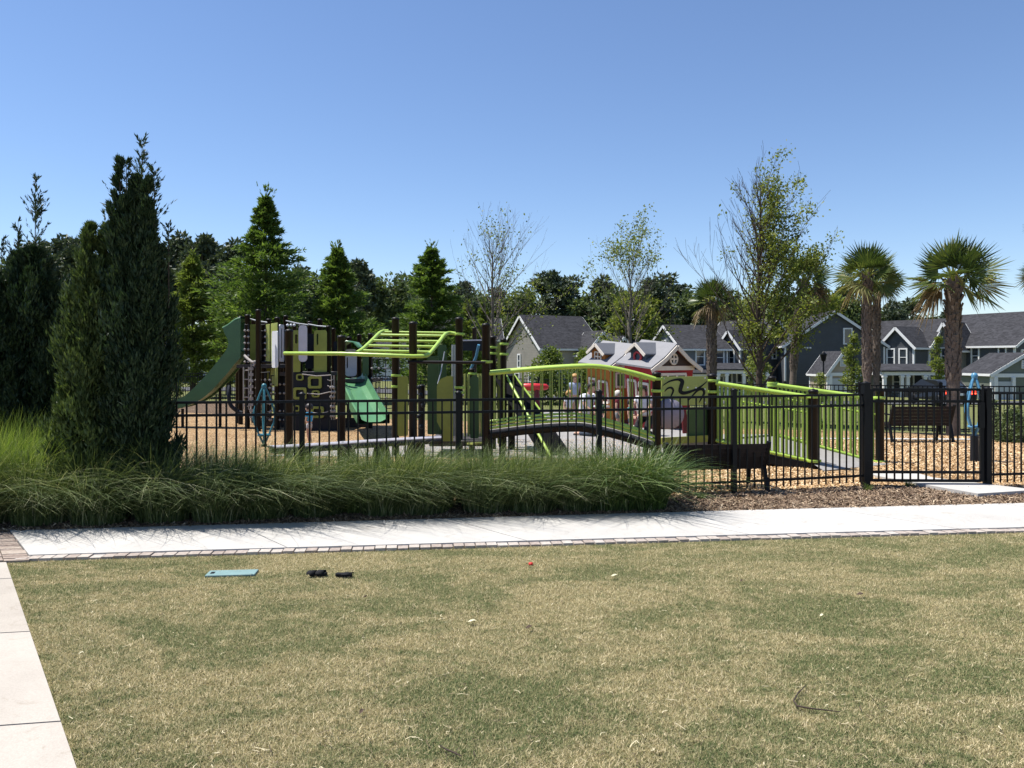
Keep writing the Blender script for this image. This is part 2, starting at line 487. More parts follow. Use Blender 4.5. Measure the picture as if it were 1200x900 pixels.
# beds
sheet('mulch_bed', [(-9, wf(-9)-0.05), (14, wf(14)-0.05), (14, 11.6), (-9, 10.4)], M_mulch, -0.004, 30, 6)
sheet('soil_bed', [(-30, 9.9), (-4.2, 9.3), (-10.5, 33), (-40, 33)], M_mulch, 0.002, 20, 20)
FX = [-12, -4.0, -2.39, -0.64, 1.08, 2.87, 4.83, 6.46, 8.66, 14]; FY = [8.0, 8.60, 8.84, 9.2, 9.58, 10.0, 10.55, 10.5, 10.85, 11.5]
fence_y = lambda x: float(np.interp(x, FX, FY))
mb = MB(); vs = []; nxx, nyy = 60, 40
for j in range(nyy+1):
    for i in range(nxx+1):
        u, v = i/nxx, j/nyy
        xn = -4.05 + 18.05*u; yn = fence_y(xn) + 0.03; xf = -13.5 + 28.5*u; yf = 27.0 - 7.6*u
        x, y = xn*(1-v) + xf*v, yn*(1-v) + yf*v
        vs.append((x, y, gz(x, y) + 0.012))
mb.add(vs, [(j*(nxx+1)+i, j*(nxx+1)+i+1, (j+1)*(nxx+1)+i+1, (j+1)*(nxx+1)+i) for j in range(nyy) for i in range(nxx)])
tag(build(mb, 'wood_chip_surface', M_chip), kind='structure')
# loose chips and straw on top of them
def scatter_flakes(name, pts, mat, L, Wd, rng, zoff, label, cat):
    n = len(pts)
    z = np.array([gz(p[0], p[1]) for p in pts]) + zoff
    th = rng.random(n)*2*np.pi; dn = np.stack([np.cos(th), np.sin(th), rng.normal(0, 0.35, n)], 1)
    dn = unit(dn); up = unit(np.stack([rng.normal(0, 0.5, n), rng.normal(0, 0.5, n), np.ones(n)], 1)); s = unit(np.cross(dn, up))
    c = np.column_stack([pts, z]); L = L*(0.5 + rng.random(n))[:, None]; Wd = Wd*(0.5 + rng.random(n))[:, None]
    V = np.stack([c - dn*L/2 - s*Wd/2, c + dn*L/2 - s*Wd/2, c + dn*L/2 + s*Wd/2, c - dn*L/2 + s*Wd/2], 1)
    return tag(quadmesh(name, V, mat, rnd=rng.random(n)), kind='stuff', label=label, cat=cat)
rng = np.random.default_rng(11)
u, v = rng.random(120000), rng.random(120000)**1.6
px_ = -4.05 + 18*u; py_ = np.interp(px_, FX, FY) + 0.02 + v*(8.0)
k = (px_ > -4.05 - (py_ - 8.62)*0.35) & ~((px_ > 4.6) & (px_ < 7.2) & (py_ > 10.2) & (py_ < 12.2) & (np.abs(px_ - (6.6 - (py_ - 10.3)*0.75)) < 0.55))
scatter_flakes('loose_wood_chips', np.column_stack([px_[k], py_[k]]), leafmat('chip_flake', [(0, (0.26, 0.15, 0.065)), (0.4, (0.48, 0.31, 0.15)), (0.8, (0.66, 0.47, 0.27)), (1, (0.80, 0.66, 0.46))], 0.0, 0.85),
               0.038, 0.014, rng, 0.020, 'loose golden wood chips covering the playground', 'wood chips')
m_ = 46000
px_ = -6 + 15*rng.random(m_); py_ = np.array([wf(a) + (fence_y(a) + 0.12 - wf(a))*b for a, b in zip(px_, rng.random(m_))]) - 0.02
scatter_flakes('pine_straw', np.column_stack([px_, py_]), leafmat('straw_flake', [(0, (0.07, 0.047, 0.032)), (0.5, (0.20, 0.135, 0.088)), (0.85, (0.36, 0.26, 0.17)), (1, (0.54, 0.43, 0.30))], 0.0, 0.85),
               0.09, 0.008, rng, 0.008, 'brown pine straw mulch between fence and walkway', 'mulch')
# paving inside the playground
sheet('play_path', [(-4.4, 13.9), (3.9, 13.5), (4.6, 21), (-0.4, 20)], M_grey, 0.024, 24, 24)
sheet('far_play_path', [(0.2, 20), (3.8, 20.8), (3.4, 31), (1.2, 31)], M_grey, 0.026, 12, 24)
# concrete path through the gate
gp = [G(1146, 583), G(1215, 578.5), G(1093, 563.5), G(1066, 555.5), G(1012, 557), G(1030, 562), G(1072, 570)]
mb = MB(); slab_poly(mb, [(p.x, p.y) for p in gp], -0.05, 0.05)
tag(build(mb, 'gate_path', M_walk), kind='structure')
sheet('kerb_strip', [(5.9, 17.9), (15, 17.9), (15, 18.25), (5.9, 18.25)], M_walk, 0.03, 20, 2)
sheet('street', [(-60, 50), (60, 44), (60, 51), (-60, 57)], paint('asphalt', (0.06, 0.06, 0.062), 0.9), 0.02, 40, 4)
# ------------------------------------------------------------------ fences
M_blk = paint('black_metal', (0.005, 0.0055, 0.007), 0.5, 0.2, 5, 0.22)
M_blk2 = paint('far_black_metal', (0.007, 0.0075, 0.009), 0.5, 0.2, 5, 0.22)
M_gal = paint('galvanised', (0.42, 0.43, 0.44), 0.4, 0.2, 8, 0.5, 0.6)
def picket_panel(a, b, top, rails, gap=0.108, bottom=0.06, pw=0.017, prj=0.0):
    """welded panel between two posts: rails and pickets, one piece"""
    mb = MB(); a, b = Vector(a), Vector(b)
    L = (b - a).length; n = max(2, round(L/gap))
    for z in rails: mb.bar(a + Vector((0,0,z)), b + Vector((0,0,z)), 0.028, 0.030)
    for i in range(n):
        p = a.lerp(b, (i + 0.5)/n)
        mb.bar(p + Vector((0,0,bottom)), p + Vector((0,0,top + prj - 0.003)), pw, pw)
    return mb
def post_mb(p, h, s=0.06, cap=True):
    mb = MB(); mb.box(Vector(p) + Vector((0,0,h/2 - 0.05)), (s, s, h + 0.1), 0.2)
    if cap:
        mb.box(Vector(p) + Vector((0,0,h + 0.008)), (s+0.014, s+0.014, 0.02), 0.2)
        mb.lathe(Vector(p) + Vector((0,0,h + 0.018)), [(s*0.55, 0), (s*0.4, 0.012), (0, 0.02)], 8)
    return mb
def fence(name, pts, label, top=1.27, ph=1.33, rails=(1.255, 1.11, 0.15), mat=None, group=None, gap=0.108, psize=0.06, skip=()):
    mat = mat or M_blk
    t = thing(name, pts[0], label, 'fence', group)
    for i, p in enumerate(pts):
        if i in skip: continue
        build(post_mb(p, ph, psize), 'post', mat, t)
    for a, b in zip(pts[:-1], pts[1:]):
        d = (b - a).normalized()*psize*0.5
        build(picket_panel(a + d, b - d, top, rails, gap), 'picket_panel', mat, t)
    return t
fp = [Vector((p.x, p.y, 0)) for p in (at(186, 8.62), at(354, 8.84), at(537, 9.2), at(702, 9.58), at(860, 10.0), at(1014, 10.55))]
fence('picket_fence', fp, 'long black metal picket fence behind the ornamental grasses, left of the gate', skip=(5,))
fr = [Vector((p.x, p.y, 0)) for p in (at(1157, 10.5), at(1322, 10.85), at(1480, 11.1))]
fence('picket_fence', fr, 'short run of black picket fence at the right edge, right of the gate', top=1.29, rails=(1.275, 1.13, 0.17), psize=0.08)
# the left end turns back along the playground
fl = [Vector((fp[0].x - 0.95*k, fp[0].y + 1.54*k, 0)) for k in range(0, 15)]
fl = [Vector((p.x, p.y, gz(p.x, p.y))) for p in fl]
fence('picket_fence', fl, 'side run of black picket fence going back behind the dark conifers', mat=M_blk2, skip=(0,))
# gate
g0, g1 = fp[-1], fr[0]
t = thing('metal_gate', (g0 + g1)/2, 'black metal picket gate across the concrete path', 'gate')
d = (g1 - g0).normalized(); a, b = g0 + d*0.075, g1 - d*0.075
mb = MB()
for q in (a, b): mb.bar(q + Vector((0,0,0.075)), q + Vector((0,0,1.33)), 0.045, 0.045)
for z in (1.325, 1.165, 0.20, 0.085): mb.bar(a + Vector((0,0,z)) + d*0.023, b + Vector((0,0,z)) - d*0.023, 0.034, 0.036)
build(mb, 'gate_frame', M_blk, t)
mb = MB(); n = 14
for i in range(1, n):
    p = a.lerp(b, i/n); mb.bar(p + Vector((0,0,0.10)), p + Vector((0,0,1.31)), 0.018, 0.018)
build(mb, 'pickets', M_blk, t)
mb = MB(); mb.box(b + Vector((-0.03, -0.04, 0.98)), (0.07, 0.05, 0.34), 0.1); mb.tube([b + Vector((-0.03, -0.07, 1.18)), b + Vector((-0.03, -0.07, 1.40))], 0.014, 8)
build(mb, 'latch', M_blk, t)
for z in (0.3, 1.15):
    mb = MB(); mb.box(a + Vector((-0.04, -0.02, z)), (0.07, 0.05, 0.11), 0.1); build(mb, 'hinge', M_blk, t)
# heavier gate posts stand in the fence runs
for p, tt in ((g0, 'picket_fence'), ):
    tg = thing('gate_post', p, 'thick black square post holding the hinges of the gate', 'post')
    build(post_mb(p + Vector((-0.0, -0.004, 0)), 1.40, 0.088), 'post_shaft', M_blk, tg)
# far fences
def ground_line(pts, spacing):
    out = []
    for a, b in zip(pts[:-1], pts[1:]):
        a, b = Vector((a[0], a[1], 0)), Vector((b[0], b[1], 0)); n = max(1, round((b-a).length/spacing))
        out += [a.lerp(b, i/n) for i in range(n)]
    out.append(Vector((pts[-1][0], pts[-1][1], 0)))
    return [Vector((p.x, p.y, gz(p.x, p.y) - 0.0)) for p in out]
fence('picket_fence', ground_line([(at(838, 22.5).x, 22.5), (14.6, 18.4)], 1.83), 'far black picket fence behind the bench and palms on the right', mat=M_blk2)
fence('picket_fence', ground_line([(-16.5, 34.0), (8.2, 33.0)], 1.83), 'far black picket fence behind the slide, across the back of the playground', mat=M_blk2)
fence('picket_fence', ground_line([(8.2, 33.0), (at(838, 22.5).x, 22.5)], 1.83), 'far black picket fence behind the small red and orange playhouses', mat=M_blk2, skip=(0,))

# ------------------------------------------------------------------ benches
M_wood = paint('dark_slats', (0.022, 0.014, 0.011), 0.65, 0.3, 7, 0.2, 0, 0.3)
def bench(loc, rz, label, L=1.5, H=0.74):
    """slatted bench with cast end frames; the back is on local -y"""
    t = thing('bench', loc, label, 'bench'); o = Vector(loc); M = Matrix.Rotation(rz, 3, 'Z')
    K = H/0.74; P = lambda x, y, z: o + M @ Vector((x, y, z*K))
    mb = MB()
    for i in range(6):
        z = 0.36 + i*0.064; yy = -0.20 - 0.12*(i/5)
        mb.bar(P(-L/2, yy, z), P(L/2, yy, z), 0.022, 0.060*K)
    build(mb, 'backrest', M_wood, t)
    mb = MB()
    for i in range(5):
        mb.bar(P(-L/2, -0.12 + i*0.085, 0.355), P(L/2, -0.12 + i*0.085, 0.355), 0.072, 0.025)
    build(mb, 'seat', M_wood, t)
    for sx in (-1, 1):
        mb = MB(); x = sx*(L/2 + 0.012)
        mb.bar(P(x, -0.30, 0.0), P(x, -0.19, 0.36), 0.045, 0.05)
        mb.bar(P(x, -0.19, 0.36), P(x, -0.335, 0.74), 0.045, 0.05)
        mb.bar(P(x, -0.18, 0.335), P(x, 0.26, 0.335), 0.045, 0.04)
        mb.bar(P(x, 0.24, 0.335), P(x, 0.29, 0.0), 0.045, 0.05)
        mb.bar(P(x, -0.26, 0.55), P(x, 0.24, 0.56), 0.05, 0.03)
        mb.bar(P(x, 0.235, 0.335), P(x, 0.235, 0.56), 0.045, 0.04)
        build(mb, 'end_frame', M_blk, t)
    return t
b0 = at(830, 10.30)
bench((b0.x, b0.y, 0), 0.14, 'dark slatted bench seen from behind, just inside the front fence', 1.36, 0.665)
b1 = at(1072, 17.5)
bench((b1.x, b1.y, b1.z), 0.10, 'dark slatted bench behind the gate on the wood chips', 1.42, 0.86)

# ------------------------------------------------------------------ playground finishes
M_post = paint('brown_post', (0.008, 0.006, 0.006), 0.45, 0.2, 5, 0.2)
M_lime = paint('lime_steel', (0.36, 0.52, 0.08), 0.35, 0.12, 5, 0.5)
M_olive = paint('olive_plastic', (0.25, 0.275, 0.05), 0.5, 0.14, 4, 0.4)
M_olivel = paint('light_olive_plastic', (0.34, 0.38, 0.10), 0.5, 0.14, 4, 0.4)
M_slide = paint('green_plastic', (0.048, 0.125, 0.050), 0.38, 0.14, 3, 0.5)
M_slide2 = paint('bright_green_plastic', (0.085, 0.215, 0.10), 0.28, 0.14, 3, 0.5)
M_dkgreen = paint('dark_green_plastic', (0.05, 0.10, 0.035), 0.5, 0.15, 4, 0.4)
M_lilac = paint('pale_grey_plastic', (0.50, 0.48, 0.53), 0.45, 0.1, 4, 0.4)
M_white = paint('white_plastic', (0.72, 0.72, 0.74), 0.45, 0.07, 4, 0.4)
M_navy = paint('navy_plastic', (0.008, 0.010, 0.016), 0.55, 0.2, 4, 0.3)
M_teal = paint('teal_steel', (0.03, 0.16, 0.20), 0.4, 0.15, 4, 0.5)
M_blue = paint('blue_steel', (0.07, 0.22, 0.36), 0.4, 0.15, 4, 0.5)
M_deck = paint('deck_coating', (0.055, 0.050, 0.050), 0.75, 0.25, 6, 0.2, 0, 0.3)
M_beam = paint('beam_coating', (0.34, 0.33, 0.37), 0.6, 0.12, 5, 0.3)
M_rope = paint('rope', (0.33, 0.30, 0.28), 0.8, 0.2, 20, 0.2)
M_maroon = paint('maroon_plastic', (0.13, 0.012, 0.018), 0.45, 0.15, 4, 0.4)
def play_post(root, px, top, Y, d=0.135, clamps=(), mat=None, part='post'):
    mb = MB(); b = at(px, Y); zt = W(px, top, Y).z; r = d/2
    mb.lathe((b.x, b.y, 0), [(r, b.z - 0.1), (r, zt - r*0.9), (r*1.06, zt - r*0.88), (r*1.06, zt - r*0.6), (r*0.9, zt - r*0.25), (r*0.55, zt - 0.02), (0, zt)], 14)
    o = build(mb, part, mat or M_post, root)
    for cy in clamps:
        mc = MB(); z = W(px, cy, Y).z
        mc.lathe((b.x, b.y, z), [(r*1.18, -0.022), (r*1.22, -0.016), (r*1.22, 0.016), (r*1.18, 0.022)], 14)
        mc.box((b.x + r*1.3, b.y - 0.01, z), (0.045, 0.03, 0.04))
        build(mc, 'clamp', M_lime, o)
    return o
def panel(root, name, mat, px0, px1, y0, y1, Y, Y1=None, th=0.025, hole=None, r=0.05, poly=None, sub=None):
    """upright sheet between two columns and two rows at distance Y (Y1 at its right edge)"""
    Y1 = Y if Y1 is None else Y1
    a, b = W(px0, y1, Y), W(px1, y1, Y1); zt = W(px0, y0, Y).z
    ux = Vector((b.x - a.x, b.y - a.y, 0)); w_, h_ = ux.length, zt - a.z
    def rr(x0, y0_, x1, y1_, r):
        out = []
        for cx, cy, s in ((x1-r, y1_-r, 0), (x0+r, y1_-r, 1), (x0+r, y0_+r, 2), (x1-r, y0_+r, 3)):
            for k in range(4):
                t_ = math.pi/2*(s + k/3); out.append((cx + r*math.cos(t_), cy + r*math.sin(t_)))
        return out
    P = [(x*w_, y*h_) for x, y in poly] if poly else rr(0, 0, w_, h_, min(r, w_*0.45, h_*0.45))
    H = None
    if hole:
        H = rr(hole[0]*w_, hole[1]*h_, hole[2]*w_, hole[3]*h_, min(r*0.6, (hole[2]-hole[0])*w_*0.4))
    mb = MB(); mb.plate(P, a, ux, (0,0,1), th, H)
    return build(mb, name, mat, root)
def spline(pts, n=8):
    pts = [Vector(p) for p in pts]; out = []
    for i in range(len(pts)-1):
        p0, p1, p2, p3 = pts[max(i-1,0)], pts[i], pts[i+1], pts[min(i+2,len(pts)-1)]
        for k in range(n):
            t_ = k/n
            out.append(0.5*((2*p1) + (p2-p0)*t_ + (2*p0-5*p1+4*p2-p3)*t_**2 + (3*p1-p0-3*p2+p3)*t_**3))
    out.append(pts[-1]); return out

# ------------------------------------------------------------------ slide tower (left)
TY = 20.4
o = at(335, TY)
tower = thing('play_tower', o, 'tall climbing tower with dark posts, olive panels and a long green slide', 'play tower')
for px, top, Y in ((282, 370, 21.6), (290, 368, 20.2), (302.7, 362, 19.4), (315, 373, 21.4), (325, 371, 20.0), (335, 369, 21.4),
                   (363, 376, 21.4), (375, 373, 20.8), (385, 381, 20.0), (409, 394, 21.4), (421, 391, 21.6), (434, 390, 20.6), (345, 378, 22.6)):
    play_post(tower, px, top, Y, 0.13)
# decks
def deck(root, c0, c1, z, mat=None, name='deck', th=0.09):
    mb = MB(); mb.box(((c0[0]+c1[0])/2, (c0[1]+c1[1])/2, z - th/2), (abs(c1[0]-c0[0]), abs(c1[1]-c0[1]), th)); return build(mb, name, mat or M_deck, root)
zd = W(300, 431, TY).z
deck(tower, (at(285, TY).x, 19.9), (at(333, TY).x, 21.7), W(300, 427, TY).z)
deck(tower, (at(334, TY).x, 19.9), (at(389, TY).x, 21.7), W(360, 436, TY).z)
deck(tower, (at(400, TY).x, 20.2), (at(438, TY).x, 21.8), W(420, 444, TY).z)
panel(tower, 'side_panel', M_olive, 292, 300, 380, 424, 20.6, r=0.03)
panel(tower, 'side_panel', M_olivel, 312, 316, 380, 424, 19.9, 19.8, r=0.03)
panel(tower, 'side_panel', M_olive, 313, 323, 426, 446, 21.0, r=0.03)
panel(tower, 'side_panel', M_olivel, 318, 325, 379, 452, 20.2, 19.8, r=0.03)
panel(tower, 'white_panel', M_white, 319, 325.5, 388, 431, 19.5, 19.3, r=0.05)
panel(tower, 'white_frame', M_lilac, 327.5, 332.5, 380, 424, 19.6, 19.9, r=0.05, hole=(0.32, 0.1, 0.72, 0.9))
panel(tower, 'olive_panel', M_olive, 343, 352, 387, 436, 19.7, r=0.04, hole=(0.30, 0.68, 0.66, 0.9))
panel(tower, 'grey_panel', M_lilac, 350, 360, 381, 424, 19.5, r=0.09)
panel(tower, 'olive_panel', M_olive, 368, 383, 387, 437, 19.8, r=0.06, hole=(0.2, 0.66, 0.34, 0.92))
panel(tower, 'grey_panel', M_lilac, 404.5, 418, 409, 441, 20.6, r=0.08, hole=(0.12, 0.30, 0.24, 0.70))
panel(tower, 'green_panel', M_dkgreen, 425, 432, 417, 441, 20.4, r=0.05)
panel(tower, 'entry_panel', M_navy, 358, 370, 391, 432, 20.9, r=0.05)
panel(tower, 'entry_panel', M_navy, 306, 312, 378, 424, 21.4, r=0.05)
# sagging chain bridge rails along the top
for a_, b_, Y in (((290, 373), (313, 378), 20.3), ((335, 376), (362, 381), 20.6), ((361, 380), (384, 383), 20.4)):
    mb = MB(); mb.tube([W(a_[0], a_[1], Y), W((a_[0]+b_[0])/2, (a_[1]+b_[1])/2 + 0.6, Y), W(b_[0], b_[1], Y)], 0.022, 6)
    build(mb, 'top_rail', M_gal, tower)
for px in (337, 341, 345): 
    mb = MB(); mb.lathe(W(px, 381, 20.5), [(0, -0.04), (0.035, -0.02), (0.035, 0.02), (0, 0.04)], 8); build(mb, 'bead', M_white, tower)
for px, top, Y in ((297, 374, 22.2), (309, 377, 20.6), (330, 380, 22.4), (352, 380, 20.2), (391, 384, 22.2), (278.5, 430, 22.0)):
    play_post(tower, px, top, Y, 0.12)
for px0, px1, y0, y1, Y in ((303, 313, 434, 470, 21.0), (327, 334, 440, 494, 20.3), (391, 398, 400, 440, 21.2), (334, 340, 386, 428, 20.9)):
    panel(tower, 'dark_panel', M_navy, px0, px1, y0, y1, Y, r=0.04)
# cargo net at the left face and the rung ladder below it
def net(root, name, px0, px1, y0, y1, Y, nx, ny, knots=True, r=0.012):
    mb = MB()
    for i in range(nx+1):
        px = px0 + (px1-px0)*i/nx; mb.tube([W(px, y0, Y), W(px + 0.4*math.sin(i*2.1), (y0+y1)/2, Y - 0.03), W(px, y1, Y)], r, 5)
    for j in range(ny+1):
        py = y0 + (y1-y0)*j/ny; mb.tube([W(px0, py, Y), W((px0+px1)/2, py + 0.7, Y - 0.04), W(px1, py, Y)], r, 5)
    if knots:
        mb.cur = 1
        for i in range(nx+1):
            for j in range(1, ny+1):
                mb.lathe(W(px0 + (px1-px0)*i/nx, y0 + (y1-y0)*j/ny, Y - 0.03), [(0, -0.035), (0.032, -0.015), (0.032, 0.015), (0, 0.035)], 6)
    return build(mb, name, [M_navy, M_rope], root)
net(tower, 'climbing_net', 287, 291, 380, 424, 19.9, 1, 6); net(tower, 'climbing_net', 304, 311, 380, 424, 19.9, 1, 6)
mb = MB()
for k in range(9): mb.box(W(294.5, 432 + k*7.0, 19.5), (0.10, 0.02, 0.075))
mb.tube([W(294.5, 426, 19.52), W(294.5, 493, 19.52)], 0.02, 6)
build(mb, 'step_chain', M_rope, tower)
mb = MB()
for px in (285.5, 291.5): mb.tube([W(px, 430, 19.7), W(px, 480, 19.7)], 0.016, 6)
for k in range(5): mb.tube([W(285.5, 434 + k*10.5, 19.7), W(291.5, 434 + k*10.5, 19.7)], 0.016, 6)
build(mb, 'rung_ladder', M_rope, tower)
mb = MB(); mb.tube(spline([W(287, 417, 19.6), W(291, 421, 19.5), W(296, 424.5, 19.4), W(299, 424, 19.4), W(297, 429, 19.4)]), 0.035, 8); build(mb, 'grip_loop', M_rope, tower)
mb = MB(); mb.tube(spline([W(303, 426, 19.5), W(308, 424.5, 19.4), W(318, 425, 19.4)]), 0.03, 8); build(mb, 'hand_rail', M_post, tower)
# climbing wall with square holds
panel(tower, 'climbing_wall', M_navy, 342, 386, 436, 500, 19.75, r=0.05)
for px, py, s_ in ((351.5, 442, 8.5), (369, 448, 16), (351.5, 461, 15.5), (370, 461.5, 9), (347.5, 478.5, 8), (372, 483, 15), (358, 494, 7)):
    u_ = s_/2
    panel(tower, 'climbing_hold', M_olive, px-u_, px+u_, py-u_*0.9, py+u_*0.9, 19.69, r=0.05, th=0.05, hole=(0.2, 0.2, 0.8, 0.8))
for cols in ((391, 7), (388, 7)):
    mb = MB()
    for k in range(cols[1]): mb.lathe(W(cols[0] + (k % 2), 454 + k*5.6, 19.5), [(0, -0.045), (0.04, -0.02), (0.04, 0.02), (0, 0.045)], 8)
    mb.tube([W(cols[0]+.5, 440, 19.5), W(cols[0]+.5, 492, 19.5)], 0.012, 5)
    build(mb, 'bead_chain', M_rope, tower)
for (x0, y0), (x1, y1) in (((354, 438.5), (388, 439.5)), ((360, 461), (388, 459)), ((365, 483.5), (388, 481)), ((384, 445), (390, 444.5)), ((384, 452), (390, 452))):
    mb = MB(); mb.tube([W(x0, y0, 19.55), W((x0+x1)/2, max(y0, y1) + 1.2, 19.5), W(x1, y1, 19.55)], 0.014, 5); build(mb, 'rope', M_rope, tower)
# timber skirt at the base
mb = MB(); mb.box(((at(345, 19.8).x + at(400, 19.8).x)/2, 19.75, gz(-5, 19.8) + 0.16), (at(402, 19.8).x - at(343, 19.8).x, 0.06, 0.30)); build(mb, 'base_panel', M_navy, tower)
for pa in ((302, 326), (326, 345), (400, 432)):
    mb = MB(); mb.box(((at(pa[0], 20.9).x + at(pa[1], 20.9).x)/2, 20.9, gz(-5, 20.9) + 0.13), (at(pa[1], 20.9).x - at(pa[0], 20.9).x, 0.05, 0.26)); build(mb, 'base_panel', M_deck, tower)
# long slide: half-pipe trough with deep side walls
SY = 20.5
sp = [(287, 409), (280, 418), (272, 428), (263, 438.5), (252, 450.5), (240, 460.5), (226, 468), (212, 473), (198, 476), (190, 477)]
path = spline([W(px, py + 2.5, SY) for px, py in sp], 6)
wd, hh = 0.27, 0.16
prof = [(-wd-0.05, hh-0.02), (-wd-0.05, hh+0.01), (-wd-0.015, hh+0.01), (-wd, 0.10), (-wd*0.6, 0.02), (0, 0), (wd*0.6, 0.02), (wd, 0.10), (wd+0.015, hh+0.01), (wd+0.05, hh+0.01), (wd+0.05, -0.04), (0, -0.07), (-wd-0.05, -0.04), (-wd-0.05, hh-0.02)]
mb = MB(); mb.sweep(path, prof, side=(0, 1, 0), smooth=False); build(mb, 'slide', M_slide, tower)
# deep cheeks of the slide towards the tower
chk = [tuple(v[:2]) for v in spline([(x_, y_, 0) for x_, y_ in [(267, 385.5), (268, 390), (271.5, 396.5), (273, 403), (270, 411), (262, 421.5), (250, 436), (240, 447), (231, 456), (222, 463.5), (212, 469), (200, 472.5)]], 4)] + [tuple(v[:2]) for v in spline([(x_, y_, 0) for x_, y_ in [(200, 478), (213, 478), (226, 474.5), (240, 468), (252, 458.5), (263, 447), (272, 437), (279, 428), (287, 419)]], 4)] + [(287, 374), (280, 377), (273, 381.5)]
for dy in (-0.32, 0.32):
    mb = MB(); Yc = SY + dy
    pts = [W(px, py, SY) for px, py in chk]
    mb.plate([(p.x, p.z) for p in pts], (0, Yc, 0), (1, 0, 0), (0, 0, 1), 0.03)
    build(mb, 'slide_cheek', M_slide, tower)
hd = [W(287, 374, SY), W(281, 376, SY), W(273, 382, SY), W(266.5, 385.5, SY)]
mb = MB(); mb.sweep(spline(hd, 4), [(-0.335, 0.0), (-0.335, 0.04), (0, 0.07), (0.335, 0.04), (0.335, 0.0), (-0.335, 0.0)], side=(0, 1, 0)); build(mb, 'slide_hood', paint('slide_hood_green', (0.075, 0.18, 0.085), 0.38, 0.12, 3, 0.5), tower)
for px_, py_ in ((214, 479), (258, 455)):
    mb = MB(); mb.tube([at(px_, SY) + Vector((0,0,-0.1)), W(px_, py_, SY)], 0.04, 8); build(mb, 'slide_support', M_post, tower)
# drooping climber beside the slide
mb = MB(); mb.tube(spline([W(269, 452, 19.8), W(268, 462, 19.7), W(270, 474, 19.7), W(277, 481, 19.7), W(284, 484, 19.7)]), [0.05]*33, 8); build(mb, 'curved_bar', M_navy, tower)
# second slide, wide and pale, coming forward on the right of the tower
p2 = [(411, 443, 20.6), (413, 448, 20.3), (418, 458, 19.6), (425, 472, 18.9), (431, 484, 18.3), (436, 492, 17.8), (438, 494.5, 17.4)]
path2 = spline([W(*q) for q in p2], 5)
mb = MB(); mb.sweep(path2, [(-0.36, 0.20), (-0.33, 0.22), (-0.27, 0.06), (-0.15, 0.0), (0.15, 0.0), (0.27, 0.06), (0.33, 0.22), (0.36, 0.20), (0.36, -0.04), (-0.36, -0.04), (-0.36, 0.20)], side=(0.95, 0.3, 0), smooth=False)
build(mb, 'short_slide', M_slide2, tower)
mb = MB(); c_ = W(411.5, 409, 20.4)
mb.sweep([c_ + Vector((-0.24, 0.0, 0)), c_ + Vector((-0.2, 0, 0.10)), c_ + Vector((-0.05, 0, 0.19)), c_ + Vector((0.12, 0, 0.16)), c_ + Vector((0.25, 0, 0.02))], [(-0.35, 0), (0.35, 0), (0.35, 0.03), (-0.35, 0.03), (-0.35, 0)], side=(0, 1, 0))
build(mb, 'short_slide_hood', M_slide2, tower)
net(tower, 'climbing_net', 300, 316, 436, 492, 19.7, 3, 6); net(tower, 'climbing_net', 318, 333, 440, 492, 20.0, 3, 5)
net(tower, 'climbing_net', 436, 468, 420, 478, 20.2, 4, 5)
mb = MB()
for k in range(4): mb.tube([W(404, 438 + k*12, 20), W(399, 439 + k*12, 19.8)], 0.02, 6)
build(mb, 'side_rungs', M_rope, tower)

# ------------------------------------------------------------------ overhead ladder (middle)
oh = thing('overhead_ladder', at(480, 13.0), 'lime green overhead ladder on dark posts with olive panels', 'climbing frame')
pa = play_post(oh, 339, 385, 13.6, clamps=(414,)); pb = play_post(oh, 400, 392, 12.7, clamps=(414.5,)); pc = play_post(oh, 484, 376, 12.75, clamps=(417, 424))
pd = play_post(oh, 463.5, 371, 14.0, clamps=(440, 453)); pe = play_post(oh, 538, 371, 14.0, clamps=(391.5, 454, 460)); pf = play_post(oh, 569.5, 378, 12.7, clamps=(424,))
play_post(oh, 553, 431, 15.0, 0.12, clamps=(438, 454)); play_post(oh, 577.5, 393, 15.2, 0.13, clamps=(407, 414)); play_post(oh, 590, 396, 14.8, 0.12, clamps=(403, 415))
play_post(oh, 494, 450, 14.6, 0.13); play_post(oh, 556, 383, 17.6, 0.1)
mb = MB(); mb.tube([W(333.5, 414, 13.58), W(400, 414.5, 12.62), W(484, 417.5, 12.64), W(497, 417.3, 12.66)], 0.034, 10)
build(mb, 'front_rail', M_lime, oh)
railL = spline([W(418, 413.5, 12.72), W(425, 409, 12.95), W(436, 399, 13.5), W(444, 391, 13.95), W(449, 388.3, 14.15), W(455, 388, 14.2)], 6)
railR = spline([W(496, 417.3, 12.66), W(502, 415.5, 12.75), W(508, 409, 13.0), W(516, 399, 13.45), W(521, 392.5, 13.8), W(526, 390.2, 14.0), W(534, 391, 14.0), W(543, 392, 13.98)], 6)
for rl in (railL, railR):
    mb = MB(); mb.tube(rl, 0.034, 10); build(mb, 'ladder_rail', M_lime, oh)
for (l, r_) in (((447.5, 389.0, 14.15), (525, 390.2, 14.0)), ((443, 392.3, 13.95), (520, 393.6, 13.75)), ((436.5, 399, 13.5), (515, 400, 13.4)), ((430, 405, 13.2), (510, 406.3, 13.12)), ((424.5, 410.8, 12.9), (504.5, 412.5, 12.85))):
    mb = MB(); mb.tube([W(*l), W(*r_)], 0.022, 8); build(mb, 'rung', M_lime, oh)
mb = MB(); mb.tube([W(478, 424, 12.64), W(569, 425, 12.6)], 0.026, 8); build(mb, 'chin_bar', M_post, oh)
panel(oh, 'tall_panel', M_olive, 466, 478, 441, 511, 13.6, r=0.03)
